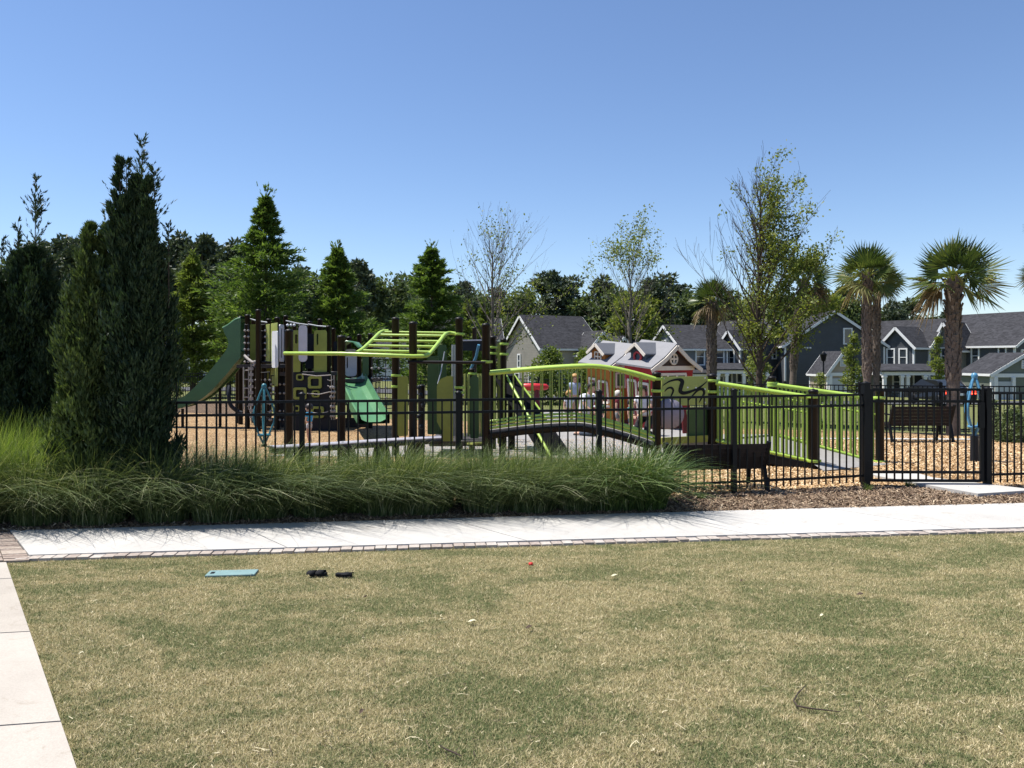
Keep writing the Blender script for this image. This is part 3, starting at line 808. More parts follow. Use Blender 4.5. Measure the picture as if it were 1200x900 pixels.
cp = [(0.0, 0.42), (0.0, 0.30), (0.30, 0.16), (0.34, 0.02), (0.40, 0.0), (1, 0), (1, 1), (0.62, 1), (0.30, 0.97), (0.10, 0.92), (0.0, 0.84)]
panel(oh, 'curved_panel', M_olive, 512, 531, 441, 517, 13.3, poly=cp)
panel(oh, 'tall_panel', M_dkgreen, 501, 514, 417, 509, 14.4, r=0.03); panel(oh, 'tall_panel', M_dkgreen, 513, 523, 404, 509, 14.9, r=0.03)
panel(oh, 'tall_panel', M_dkgreen, 551, 561, 440, 516, 14.2, r=0.15); panel(oh, 'narrow_panel', M_olive, 583, 587, 402, 520, 15.1, r=0.02)
panel(oh, 'roof_panel', M_navy, 541, 566, 399.5, 411, 17.0, r=0.02)
mb = MB(); mb.bar(W(540, 399, 17.0), W(567, 398.5, 17.0), 0.12, 0.03); build(mb, 'roof_edge', M_lilac, oh)
for px in (530.5, 532.7, 545, 549, 561, 564): 
    mb = MB(); mb.tube([W(px, 404 if px < 535 else 438, 14.6), W(px, 516, 14.6)], 0.022, 8); build(mb, 'upright_bar', M_olivel if px > 535 else M_gal, oh)
mb = MB(); mb.tube([W(513, 450, 13.9), W(517, 435, 14.0), W(521, 412, 14.1)], 0.012, 6); build(mb, 'cable', M_gal, oh)
mb = MB(); mb.tube([W(561, 404, 15), W(558, 418, 15.1), W(552, 432, 15.2)], 0.03, 6); build(mb, 'brace', M_blue, oh)
deck(oh, (at(505, 14).x, 13.7), (at(566, 14).x, 15.2), W(530, 515, 14).z)
mb = MB(); mb.bar(W(551, 519, 13.9), W(563, 519.5, 13.6), 0.3, 0.03); build(mb, 'footplate', M_olivel, oh)
for px, py in ((491, 454), (493, 463), (496, 475), (491, 488), (494, 500)):
    mb = MB(); mb.lathe(W(px, py, 14.2), [(0, -0.05), (0.04, -0.025), (0.04, 0.025), (0, 0.05)], 8); build(mb, 'spin_bead', M_navy, oh)

# balance beam in front of the posts
bm = thing('balance_beam', at(400, 11.6), 'long pale grey balance beam on dark angled supports behind the fence', 'balance beam')
bp = [W(319, 523, 11.3), W(345, 521.8, 11.5), W(400, 518.4, 11.9), W(460, 514.5, 12.25), W(517, 511.5, 12.45)]
mb = MB(); mb.sweep(spline(bp, 6), [(-0.15, 0), (0.15, 0), (0.15, -0.018), (-0.15, -0.018), (-0.15, 0)]); build(mb, 'walking_surface', M_beam, bm)
mb = MB(); mb.sweep(spline([p - Vector((0,0,0.02)) for p in bp], 6), [(-0.155, 0), (0.155, 0), (0.135, -0.08), (-0.135, -0.08), (-0.155, 0)]); build(mb, 'beam_body', M_navy, bm)
for px, Y in ((356, 11.6), (407, 11.95), (447, 12.2), (486, 12.35)):
    mb = MB(); p = at(px, Y); zt = W(px, 521 - (px-356)*0.06, Y).z
    mb.plate([(-0.19, -0.05), (0.19, -0.05), (0.09, zt), (-0.09, zt)], (p.x, p.y, 0), (1, 0, 0), (0, 0, 1), 0.08); build(mb, 'support', M_navy, bm)

# ------------------------------------------------------------------ arched bridge and ramp
br = thing('arched_bridge', at(660, 12.6), 'arched play bridge with lime green handrail and balusters', 'bridge')
YL, YR = 12.7, 12.3
def yb(px): 
    t_ = (px - 572)/196; return YL + (YR-YL)*t_
arcT = lambda px: 437.5 - 9.0*math.sin(min(1, max(0, (px-572)/150))*math.pi/2) + (max(0, px-690)/78)**1.6*16
arcB = lambda px: 500 - 9.2*math.sin(min(1, max(0, (px-572)/105))*math.pi/2) + (max(0, px-680)/88)**1.35*23
for off, nm in ((0, 'handrail'), (0.75, 'rear_handrail')):
    pxs = [572 + i*196/24 for i in range(25)]
    P = [W(px, arcT(px), yb(px)) + Vector((0, off, 0)) for px in pxs]; B = [W(px, arcB(px), yb(px)) + Vector((0, off, 0)) for px in pxs]
    mb = MB(); mb.tube(P, 0.040, 10); build(mb, nm, M_lime, br)
    mb = MB(); mb.tube([p + Vector((0,0,0.03)) for p in B], 0.020, 8); mb.tube([p + Vector((0,0,-0.03)) for p in B], 0.022, 8); build(mb, 'kerb_rail', M_lime, br)
    mb = MB()
    for k in range(17):
        f_ = (k + 0.6)/17.2*24; i = min(23, int(f_)); u_ = f_ - i
        mb.tube([P[i].lerp(P[i+1], u_), B[i].lerp(B[i+1], u_)], 0.013, 6, False)
    build(mb, 'balusters', paint('baluster_olive', (0.25, 0.32, 0.06), 0.4, 0.12, 5, 0.5), br)
pxs = [572 + i*196/24 for i in range(25)]
C = [W(px, arcB(px) + 2.5, yb(px)) + Vector((0, 0.375, -0.03)) for px in pxs]
mb = MB(); mb.sweep(C, [(-0.37, 0), (0.37, 0), (0.37, -0.05), (-0.37, -0.05), (-0.37, 0)], side=(0,1,0)); build(mb, 'bridge_deck', M_grey, br)
mb = MB()
for dy in (-0.40, 0.36): mb.sweep([c + Vector((0, dy, -0.055)) for c in C], [(-0.025, 0), (0.025, 0), (0.025, -0.085), (-0.025, -0.085), (-0.025, 0)], side=(0,1,0))
build(mb, 'deck_beam', M_blk, br)
for px, dy in ((574, 0), (588, 0.6), (765, 0.6)):
    p = at(px, yb(px)); mb = MB(); mb.tube([p + Vector((0, dy, -0.1)), Vector((p.x, p.y+dy, W(px, arcB(px) + 3, yb(px)).z - 0.1))], 0.055, 10); build(mb, 'bridge_leg', M_post, br)
# sloped climbing net panel leaning under the bridge
cl = thing('climbing_ramp', at(630, 14), 'dark leaning climbing wall with lime edge bars behind the arched bridge', 'climbing wall')
q0, q1 = W(594, 437, 15.4), W(650, 545, 12.95)
q0, q1 = W(592, 440, 15.2), W(655, 530, 14.1)
d_ = q1 - q0; sdv = Vector((0.45, 0.0, 0.0))
mb = MB(); mb.hexa([q1 + sdv*-0.1 + Vector((-.32, -.2, 0)), q1 + sdv*0.4, q1 + sdv*0.4 + Vector((0, .9, 0.03)), q1 + Vector((-.32, .75, 0.03)), q0 + Vector((-.24, -.05, 0)), q0 + Vector((.16, 0, 0)), q0 + Vector((.16, .8, 0.03)), q0 + Vector((-.24, .8, 0.03))]); build(mb, 'climbing_face', paint('black_rubber', (0.006, 0.006, 0.007), 0.8, 0.2, 5, 0.1), cl)
mb = MB(); mb.tube([W(593, 440, 14.9), W(646, 536, 13.3)], 0.025, 8); mb.tube([W(603, 440, 15.3), W(640, 490, 14.6)], 0.02, 8); build(mb, 'edge_bar', M_lime, cl)
mb = MB(); mb.bar(at(600, 15.2) + Vector((0,0,-.05)), W(600, 440, 15.2), 0.12, 0.12); mb.bar(at(588, 15.6) + Vector((0,0,-.05)), W(588, 445, 15.6), 0.12, 0.12); build(mb, 'back_post', M_post, cl)
# ramp
M_ramp = paint('ramp_baluster_green', (0.24, 0.36, 0.055), 0.4, 0.12, 5, 0.4)
rp = thing('wheelchair_ramp', at(900, 13), 'sloping ramp with lime green rails and dark brown posts', 'ramp')
play_post(rp, 769.5, 435, 12.35, 0.14, clamps=(444, 458)); play_post(rp, 834.5, 437, 12.9, 0.155, clamps=(446, 459)); play_post(rp, 953, 455, 12.2, 0.15, clamps=(465, 540))
play_post(rp, 904.5, 440, 13.9, 0.14, clamps=(449, 452)); play_post(rp, 1031, 455, 13.1, 0.14, clamps=(466, 541)); 
for a, b, nb in (((839, 449, 12.86), (949, 465.5, 12.25), 23), ((909, 451, 13.86), (1026, 467.5, 13.15), 23)):
    a0, b0_ = W(*a), W(*b)
    za = W(a[0], 516 if a[0] < 900 else 509, a[2]).z; zb = W(b[0], 540 if a[0] < 900 else 541, b[2]).z
    al, bl = Vector((a0.x, a0.y, za)), Vector((b0_.x, b0_.y, zb))
    mb = MB(); mb.tube([a0, b0_], 0.040, 10); build(mb, 'ramp_handrail', M_lime, rp)
    mb = MB(); mb.tube([al, bl], 0.032, 8); build(mb, 'lower_rail', M_lime, rp)
    mb = MB(); ofs = Vector((0.05, 0.10, 0)); mb.tube([a0.lerp(al, 0.26) + ofs, b0_.lerp(bl, 0.26) + ofs], 0.020, 8); build(mb, 'inner_grab_rail', M_lime, rp)
    mb = MB()
    for k in range(nb):
        t_ = (k + 0.5)/nb
        mb.tube([a0.lerp(b0_, t_), al.lerp(bl, t_)], 0.021, 6, False)
    build(mb, 'balusters', M_ramp, rp)
A, B_ = W(838, 517, 12.9), W(949, 541, 12.25); C_, D_ = W(1026, 542, 13.15), W(909, 511, 13.86)
mb = MB(); P = [A, B_, C_, D_]
mb.hexa([p - Vector((0,0,0.07)) for p in P] + [p + Vector((0,0,0.0)) for p in P]); build(mb, 'ramp_deck', M_grey, rp)
mb = MB(); P2 = [B_, at(965, 11.85, 0.028), at(1045, 12.75, 0.028), C_]
mb.add(P2, [(0,1,2,3)]); build(mb, 'ramp_toe', M_grey, rp)
mb = MB(); mb.bar(A + Vector((0,-0.02,-0.10)), B_ + Vector((0,-0.02,-0.10)), 0.03, 0.14); mb.bar(D_ + Vector((0,0.02,-0.10)), C_ + Vector((0,0.02,-0.10)), 0.03, 0.14); build(mb, 'deck_side', M_blk, rp)
p0, p1 = at(775, 12.4), at(830, 12.86)
pl = [at(775, 12.45), at(831, 12.9), at(905, 13.9), at(800, 13.9)]
zpl = W(800, 518, 12.6).z
mb = MB(); mb.hexa([Vector((p.x, p.y, zpl - 0.08)) for p in pl] + [Vector((p.x, p.y, zpl)) for p in pl]); build(mb, 'landing', M_grey, rp)
# play panel with a black swoosh and a turning disc below
panel(rp, 'swoosh_panel', M_olivel, 775, 829, 441.5, 476, 12.42, 12.84, r=0.02)
def on_panel(fx, fy, d=0.02):
    a, b = W(775, 476, 12.42), W(829, 476, 12.84); zt = W(775, 441.5, 12.42).z
    ux = Vector((b.x-a.x, b.y-a.y, 0)); n = Vector((ux.y, -ux.x, 0)).normalized()
    return a + ux*fx + Vector((0, 0, (zt-a.z)*fy)) + n*d
mb = MB()
def ribbon(pts, widths):
    P = spline([on_panel(x, y) for x, y in pts], 8); m_ = len(P); vs = []
    a, b = W(775, 476, 12.42), W(829, 476, 12.84); ux = Vector((b.x-a.x, b.y-a.y, 0)).normalized(); nn = Vector((ux.y, -ux.x, 0))
    for i, p in enumerate(P):
        d = (P[min(i+1, m_-1)] - P[max(i-1, 0)]).normalized(); s = d.cross(nn).normalized()
        f_ = i/(m_-1)*(len(widths)-1); k = min(len(widths)-2, int(f_)); wv_ = (widths[k] + (widths[k+1]-widths[k])*(f_-k))/2
        vs += [p + s*wv_ - nn*0.01, p - s*wv_ - nn*0.01, p - s*wv_, p + s*wv_]
    fs = []
    for i in range(m_-1):
        for k in range(4): fs.append((i*4+k, i*4+(k+1) % 4, i*4+4+(k+1) % 4, i*4+4+k))
    mb.add(vs, fs + [(0,1,2,3), (m_*4-1, m_*4-2, m_*4-3, m_*4-4)])
ribbon([(0.02, 0.70), (0.16, 0.84), (0.33, 0.90), (0.43, 0.84), (0.41, 0.66), (0.39, 0.50), (0.47, 0.43), (0.64, 0.49), (0.82, 0.62), (0.98, 0.82)], [0.008, 0.025, 0.035, 0.075, 0.075, 0.07, 0.055, 0.04, 0.03, 0.006])
ribbon([(0.06, 0.50), (0.12, 0.60), (0.20, 0.62), (0.24, 0.52), (0.20, 0.36), (0.17, 0.28)], [0.006, 0.025, 0.035, 0.035, 0.022, 0.005])
ribbon([(0.56, 0.15), (0.66, 0.34), (0.78, 0.52), (0.88, 0.54), (0.91, 0.40), (0.84, 0.20), (0.80, 0.08)], [0.005, 0.025, 0.035, 0.05, 0.045, 0.025, 0.006])
build(mb, 'swoosh', M_blk, rp)
panel(rp, 'lower_panel', M_olive, 775, 829, 513, 521, 12.42, 12.84, r=0.01)
panel(rp, 'green_panel', M_dkgreen, 805, 830, 480, 513, 12.75, 12.95, r=0.02)
mb = MB(); c_ = W(784, 485, 12.40); mb.lathe(c_, [(0.0, -0.02), (0.235, -0.02), (0.245, 0), (0.235, 0.02), (0, 0.02)], 28, True, Matrix.Rotation(R(90), 3, 'X') @ Matrix.Identity(3)); build(mb, 'turning_disc', paint('lilac_disc', (0.27, 0.25, 0.30), 0.5, 0.1, 4, 0.3), rp)
mb = MB(); mb.plate([(0.02, 0.0), (0.09, 0.0), (0.09, 0.30), (0.04, 0.42), (0.01, 0.2)], W(799, 508, 12.7), (1, 0.3, 0), (0,0,1), 0.03); build(mb, 'maroon_shape', M_maroon, rp)
mb = MB()
for fx, fy in ((0.56, 0.62), (0.74, 0.60), (0.94, 0.55), (0.05, 0.12), (0.94, 0.94), (0.05, 0.94), (0.94, 0.08)): mb.lathe(on_panel(fx, fy, 0.0), [(0.014, -0.02), (0.014, 0.02)], 8, True, Matrix.Rotation(R(90), 3, 'X'))
build(mb, 'bolts', M_white, rp)
# ------------------------------------------------------------------ spinners
def spinner(px, Y, ytop, ybot, halfw, yw, mat, label, base_y):
    o = at(px, Y); t = thing('spinner', o, label, 'spinner')
    top, bot, base = W(px, ytop, Y), W(px, ybot, Y), W(px, base_y, Y)
    hw = halfw*Y/F; zw = W(px, yw, Y).z
    for k in range(4):
        a = 0.4 + k*math.pi/2; d = Vector((math.cos(a), math.sin(a), 0))
        mb = MB(); mb.tube(spline([top, top.lerp(Vector((top.x, top.y, zw)), 0.3) + d*hw*0.42, Vector((top.x, top.y, zw)) + d*hw, bot.lerp(Vector((bot.x, bot.y, zw)), 0.5) + d*hw*0.62, bot]), 0.02, 8); build(mb, 'curved_bar', mat, t)
    mb = MB(); mb.lathe(top, [(0.045, -0.05), (0.055, 0), (0.04, 0.035), (0, 0.05)], 10); build(mb, 'top_cap', mat, t)
    mb = MB(); mb.lathe((bot.x, bot.y, 0), [(0.07, o.z - 0.05), (0.065, bot.z + 0.02)], 10); build(mb, 'pedestal', M_navy, t)
    mb = MB(); mb.lathe(Vector((bot.x, bot.y, bot.z + (zw-bot.z)*0.35)), [(0, -0.02), (hw*0.6, -0.02), (hw*0.66, 0.0), (hw*0.6, 0.02), (0, 0.02)], 16); build(mb, 'seat', mat, t)
    return t
spinner(309.5, 15.7, 452, 522, 12, 487, M_teal, 'teal diamond-shaped spinner standing on chips before the tower', 523)
spinner(1142, 13.3, 440, 512, 11.5, 478, M_blue, 'blue diamond-shaped spinner standing on chips behind the gate', 540)
# red rocker and maroon pedestal
o = at(625, 27); t = thing('rocker', o, 'long red play rocker on a maroon pedestal beyond the bridge', 'rocker')
mb = MB(); a, b = W(605, 453.5, 27), W(643, 453.5, 27)
mb.tube([a, a.lerp(b, 0.05), a.lerp(b, 0.5), a.lerp(b, 0.93), b], [0.06, 0.12, 0.14, 0.11, 0.03], 10); build(mb, 'rocker_body', paint('red_plastic', (0.55, 0.03, 0.035), 0.35, 0.12, 4, 0.5), t)
mb = MB(); mb.lathe(at(629, 27), [(0.26, 0), (0.22, 0.3), (0.10, 0.55), (0.09, W(629, 455, 27).z - o.z)], 12); build(mb, 'pedestal', M_maroon, t)
# ------------------------------------------------------------------ houses
def mk_siding(name, col, pitch=0.16, var=0.1):
    if name in MATS: return MATS[name]
    m = bpy.data.materials.new(name); nt, out = nodes(m)
    co = objco(nt)
    wv_ = N(nt, 'ShaderNodeTexWave', wave_type='BANDS', bands_direction='Z', wave_profile='SAW')
    wv_.inputs['Scale'].default_value = 1/pitch/3.18; wv_.inputs['Distortion'].default_value = 0.0
    nt.links.new(co, wv_.inputs['Vector'])
    c = ramp(nt, noise(nt, 1.2, 5, 0.7, co), [(0.3, tuple(v*(1-var) for v in col)), (0.7, tuple(min(1, v*(1+var)) for v in col))])
    finish(nt, out, c, 0.7, wv_.outputs['Fac'], 0.7, 0.03, 0, 0.25)
    MATS[name] = m
    return m
def mk_roof(name, col):
    if name in MATS: return MATS[name]
    m = bpy.data.materials.new(name); nt, out = nodes(m)
    co = objco(nt)
    v = N(nt, 'ShaderNodeTexVoronoi'); v.inputs['Scale'].default_value = 1.0; nt.links.new(objco(nt, (4.0, 4.0, 9.0)), v.inputs['Vector'])
    sep = N(nt, 'ShaderNodeSeparateColor'); nt.links.new(v.outputs['Color'], sep.inputs[0])
    b = ramp(nt, sep.outputs[0], [(0.0, tuple(q*0.7 for q in col)), (1.0, tuple(q*1.3 for q in col))])
    n2 = ramp(nt, noise(nt, 0.6, 5, 0.7, co), [(0.3, (0.8, 0.8, 0.8)), (0.7, (1, 1, 1))])
    finish(nt, out, mixc(nt, 1.0, b, n2, 'MULTIPLY'), 0.9, v.outputs['Distance'], 0.3, 0.03, 0, 0.12)
    MATS[name] = m
    return m
def mk_glass():
    m = bpy.data.materials.new('window_glass'); nt, out = nodes(m)
    finish(nt, out, (0.03, 0.038, 0.048), 0.08, None, spec=0.8)
    return m
M_glass = mk_glass()
M_trim = paint('white_trim', (0.66, 0.66, 0.65), 0.55, 0.06, 3, 0.3)
M_trim2 = paint('grey_trim', (0.42, 0.44, 0.46), 0.55, 0.06, 3, 0.3)
M_shing = mk_roof('roof_shingle', (0.042, 0.042, 0.047))  # shingle colour lifted a little, distance haze put into the base colour
S_navy, S_slate, S_tan = mk_siding('navy_siding', (0.068, 0.074, 0.085)), mk_siding('slate_siding', (0.14, 0.155, 0.175)), mk_siding('tan_siding', (0.27, 0.25, 0.22))  # navy is lightened: haze over the far houses is painted into it
S_grey, S_sage, S_pale, S_beige = mk_siding('grey_siding', (0.17, 0.17, 0.165)), mk_siding('sage_siding', (0.15, 0.165, 0.14)), mk_siding('pale_siding', (0.40, 0.43, 0.47)), mk_siding('beige_siding', (0.36, 0.30, 0.24))
class House:
    def __init__(s, name, px, Y, rot, label, cat='house', group='houses across the street'):
        s.o = at(px, Y); s.rot = R(rot); s.M = Matrix.Rotation(s.rot, 3, 'Z')
        s.root = thing(name, s.o, label, cat, group)
    def P(s, x, y, z): return Vector((s.o.x, s.o.y, 0)) + s.M @ Vector((x, y, 0)) + Vector((0, 0, z))
    def D(s, x, y, z=0): return s.M @ Vector((x, y, z))
    def block(s, cx, cy, w, d, he, hr, axis, wall, roof=None, z0=None, over=0.35, trim=True, tmat=None):
        """gabled block, ridge along axis; gable ends at the other two sides"""
        z0 = s.o.z - 0.4 if z0 is None else z0
        L, Wd = (w, d) if axis == 'x' else (d, w)
        Q = (lambda a, b, z: s.P(cx + a, cy + b, z)) if axis == 'x' else (lambda a, b, z: s.P(cx + b, cy + a, z))
        mb = MB(); prof = [(-Wd/2, z0), (Wd/2, z0), (Wd/2, he), (0, hr), (-Wd/2, he)]
        A = [Q(-L/2, b, z) for b, z in prof]; B = [Q(L/2, b, z) for b, z in prof]
        mb.add(A + B, [(0,1,2,3,4), (9,8,7,6,5)] + [(i, 5+i, 5+(i+1) % 5, (i+1) % 5) for i in (0, 1, 4)])
        build(mb, 'wall', wall, s.root)
        mb = MB(); sl = (hr - he)/(Wd/2); e = over; tk = 0.13
        for sg in (-1, 1):
            pr = [(0, hr + 0.02), (sg*(Wd/2 + e), he - sl*e + 0.02), (sg*(Wd/2 + e), he - sl*e + 0.02 + tk), (0, hr + 0.02 + tk)]
            A = [Q(-L/2 - e, b, z) for b, z in pr]; B = [Q(L/2 + e, b, z) for b, z in pr]
            mb.add(A + B, [(0,1,2,3), (7,6,5,4)] + [(i, 4+i, 4+(i+1) % 4, (i+1) % 4) for i in range(4)])
        r_ = build(mb, 'roof', roof or M_shing, s.root)
        if trim:
            mb = MB()
            for en in (-1, 1):
                for sg in (-1, 1):
                    mb.bar(Q(en*(L/2 + e + 0.02), 0.0, hr - 0.03), Q(en*(L/2 + e + 0.02), sg*(Wd/2 + e), he - sl*e - 0.03), 0.05, 0.24, up=(0,0,1))
            for sg in (-1, 1):
                mb.bar(Q(-L/2 - e, sg*(Wd/2 + e + 0.02), he - sl*e + 0.03), Q(L/2 + e, sg*(Wd/2 + e + 0.02), he - sl*e + 0.03), 0.06, 0.18)
                for en in (-1, 1): mb.box(Q(en*(L/2 - 0.04), sg*(Wd/2 - 0.04), (z0 + he)/2 - 0.1), (0.16, 0.16, he - z0 - 0.25), s.rot)
            build(mb, 'trim', tmat or M_trim, s.root)
        return r_
    def win(s, face, u, z, w, h, v, nx=1, ny=1, name='window', pane=None, fr=0.13, mat=None):
        """face F B L R; u along the face, v the face's distance in local coordinates"""
        if face == 'F': C = s.P(u, v, z); n = s.D(0, -1); t = s.D(1, 0)
        elif face == 'L': C = s.P(v, u, z); n = s.D(-1, 0); t = s.D(0, -1)
        else: C = s.P(v, u, z); n = s.D(1, 0); t = s.D(0, 1)
        up = Vector((0, 0, 1)); mb = MB()
        q = lambda a, b, d=0.05: C + t*a + up*b + n*d
        for sg in (-1, 1):
            mb.bar(q(sg*(w/2 + fr/2), -h/2 - fr), q(sg*(w/2 + fr/2), h/2 + fr), fr, 0.10, up=n)
            mb.bar(q(-w/2, sg*(h/2 + fr/2)), q(w/2, sg*(h/2 + fr/2)), fr, 0.10, up=n)
        for i in range(1, nx): mb.bar(q(-w/2 + w*i/nx, -h/2), q(-w/2 + w*i/nx, h/2), 0.06 if nx > 2 else 0.07, 0.06, up=n)
        for i in range(1, ny): mb.bar(q(-w/2, -h/2 + h*i/ny), q(w/2, -h/2 + h*i/ny), 0.06, 0.062, up=n)
        o = build(mb, name, mat or M_trim, s.root)
        mp_ = MB(); mp_.bar(q(0, -h/2, 0.02), q(0, h/2, 0.02), w, 0.03, up=n); build(mp_, 'pane', pane or M_glass, o)
    def porch(s, x0, x1, y0, y1, zr, zb, cols, wall_y=None, zg=None):
        """lean-to roof on white columns along the local front"""
        zg = s.o.z - 0.4 if zg is None else zg
        mb = MB(); e = 0.25
        mb.hexa([s.P(x0-e, y0-e, zb), s.P(x1+e, y0-e, zb), s.P(x1+e, y1, zr), s.P(x0-e, y1, zr), s.P(x0-e, y0-e, zb+0.12), s.P(x1+e, y0-e, zb+0.12), s.P(x1+e, y1, zr+0.12), s.P(x0-e, y1, zr+0.12)])
        build(mb, 'porch_roof', M_shing, s.root)
        mb = MB(); mb.bar(s.P(x0, y0, zb - 0.16), s.P(x1, y0, zb - 0.16), 0.2, 0.30)
        for x in (x0, x1): mb.bar(s.P(x, y0, zb - 0.16), s.P(x, y1, zb - 0.16), 0.18, 0.30)
        build(mb, 'porch_beam', M_trim, s.root)
        for x in cols:
            mb = MB(); b = s.P(x, y0, 0)
            mb.box((b.x, b.y, (zg + zb - 0.3)/2), (0.26, 0.26, zb - 0.3 - zg), s.rot); mb.box((b.x, b.y, zb - 0.42), (0.36, 0.36, 0.16), s.rot); mb.box((b.x, b.y, zg + 0.55), (0.36, 0.36, 0.3), s.rot)
            build(mb, 'column', M_trim, s.root)
zz = lambda py, Y: CAMH - (py - HZ)*Y/F
# tan house
h = House('house', 646, 78, 27, 'tan sided house with a steep dark roof and its gable end to the left')
h.block(0, 0, 6.6, 7.7, zz(407, 76), zz(371.5, 78), 'x', S_tan)
h.win('L', 0.6, zz(423, 76), 0.42, 1.15, -3.3, 1, 2)
h.win('L', -1.9, zz(447, 76), 0.8, 1.5, -3.3, 1, 2); h.win('L', 1.0, zz(447, 76), 0.8, 1.5, -3.3, 1, 2)
h.block(2.4, -4.2, 3.6, 2.6, zz(413, 74), zz(389, 74), 'y', S_navy); h.win('F', 2.4, zz(402, 72), 0.5, 0.5, -5.5, 1, 1, 'vent', M_trim2)
h.block(3.9, -5.0, 3.2, 3.6, zz(420, 73), zz(395, 73), 'y', S_slate)
h.win('F', 3.9, zz(432, 72), 1.6, 1.5, -6.8, 2, 2)
h.win('F', -1.2, zz(447, 74), 2.4, 1.6, -3.85, 3, 2); h.win('F', 1.0, zz(447, 74), 0.9, 1.6, -3.85, 1, 2)
# low roof behind it
h = House('house', 716, 92, 10, 'dark roofed house half hidden behind the playhouses and the tan house')
h.block(0, 0, 6.5, 8, zz(413, 92), zz(391.5, 92), 'x', S_slate)
h.win('F', -1, zz(425, 88), 1.0, 1.4, -4, 2, 2)
# blue grey house
h = House('house', 806, 80, 16, 'blue grey house with a white left gable behind the red playhouse')
h.block(0, 0, 5.0, 7.0, zz(408, 79), zz(382.5, 80), 'x', S_slate)
h.win('F', 1.6, zz(419, 77), 0.75, 1.55, -3.5, 1, 2); h.win('F', -0.6, zz(418, 77), 0.8, 1.5, -3.5, 1, 2); h.win('L', 0.3, zz(405, 77), 0.8, 1.0, -2.5, 1, 2)
h.porch(-2.4, 2.6, -5.6, -3.5, zz(433, 75), zz(438, 75), (-2.2, 0.2, 2.5))
def bay_house(px, Y, label, eave, ridge, d, w, bay, rot=-58, wall=None):
    h = House('house', px, Y, rot, label)
    h.block(0, 0, w, d, eave, ridge, 'x', wall or S_navy)
    bx, bw, bp, be, br_, two = bay
    h.block(bx, -d/2 - bp/2 + 0.4, bw, bp + 0.8, be, br_, 'y', wall or S_navy)
    zc = be - 1.15
    yv = -d/2 - bp
    if two: h.win('F', bx - 0.62, zc, 0.62, 1.5, yv, 1, 2); h.win('F', bx + 0.62, zc, 0.62, 1.5, yv, 1, 2)
    else: h.win('F', bx, zc, 1.15, 1.45, yv, 2, 2)
    return h
h = bay_house(877, 82, 'navy house with a small window bay between the palm and the leafy tree', zz(405, 82), zz(376.5, 82), 5.2, 7.0, (1.6, 2.7, 2.0, zz(406, 79), zz(388.5, 79), False))
h.win('R', -0.2, zz(415, 79), 0.45, 0.8, 3.5, 1, 2); h.win('R', 1.2, zz(445, 79), 0.8, 1.5, 3.5, 1, 2)
h2 = House('porch', 866, 73.5, 0, 'white columned porch with a dark roof in front of the small bayed navy house', 'porch', None)
h2.porch(-2.4, 2.4, -1.2, 1.4, zz(427, 73), zz(434, 72), (-2.3, -1.5, 0.1, 1.2, 2.3))
mb = MB(); mb.box((h2.o.x, h2.o.y + 1.5, h2.o.z + 1.2), (4.9, 0.2, 3.0)); build(mb, 'back_wall', S_slate, h2.root)
for u in (-1.9, -0.7, 0.6, 1.8): h2.win('F', u, h2.o.z + 1.2, 0.7, 1.6, 1.39, 1, 2)
# big navy gable
h = House('house', 962, 80, -6, 'large plain navy house with its wide gable towards the playground')
h.block(0, 0, 9.4, 9, zz(404, 76), zz(365.5, 76), 'y', S_navy)
h.win('F', 1.25, zz(394, 75.5), 0.62, 1.35, -4.5, 1, 1); h.win('F', 0.3, zz(421, 75.5), 2.0, 0.9, -4.5, 2, 1)
h.win('L', 0.5, zz(418, 76), 0.7, 1.4, -4.7, 1, 2)
mb = MB()
for k in range(4): mb.box(h.P(-3.1 + k*0.27, -4.55, zz(407.5, 75.5)), (0.16, 0.12, 0.14))
build(mb, 'vents', M_trim, h.root)
def portico(px, Y, wpx, ypk, yev, wall, label, cols):
    h = House('garage', px, Y, 0, label, 'garage', 'small gabled fronts along the street')
    w = wpx*Y/F; ev, pk = zz(yev, Y), zz(ypk, Y)
    h.block(0, 0, w, 4.0, ev, pk, 'y', wall, over=0.2)
    h.win('F', 0, (ev*0.45 + pk*0.55) - 0.1, 0.34, 0.5, -2.0, 1, 3, 'vent', M_trim2, 0.06)
    mb = MB(); mb.bar(h.P(-w/2, -2.06, ev - 0.12), h.P(w/2, -2.06, ev - 0.12), 0.10, 0.28); build(mb, 'beam', M_trim, h.root)
    for c in cols:
        mb = MB(); b = h.P(w*c, -2.12, 0); mb.box((b.x, b.y, (ev - 0.26 + h.o.z - 0.4)/2), (0.24, 0.22, ev - 0.26 - h.o.z + 0.4)); build(mb, 'column', M_trim, h.root)
    return h, w, ev
h, w_, ev = portico(976, 69, 34, 413.5, 436.5, S_beige, 'small beige gabled garage front before the large navy gable', (-0.42, 0.08, 0.42))
mb = MB(); mb.box(h.P(-0.17*w_, -2.06, (ev - 0.45 + h.o.z)/2), (w_*0.44, 0.06, ev - 0.5 - h.o.z)); build(mb, 'door', M_trim2, h.root)
h, w_, ev = portico(1180, 60, 74, 415.5, 437.5, S_sage, 'sage green gabled porch front with white columns at the right edge', (-0.45, -0.18, 0.12, 0.45))
mb = MB()
for u in (-0.31, 0.28): mb.box(h.P(u*w_, -2.06, (ev - 0.55 + h.o.z)/2), (w_*0.26, 0.06, ev - 0.6 - h.o.z))
build(mb, 'door', M_trim2, h.root)
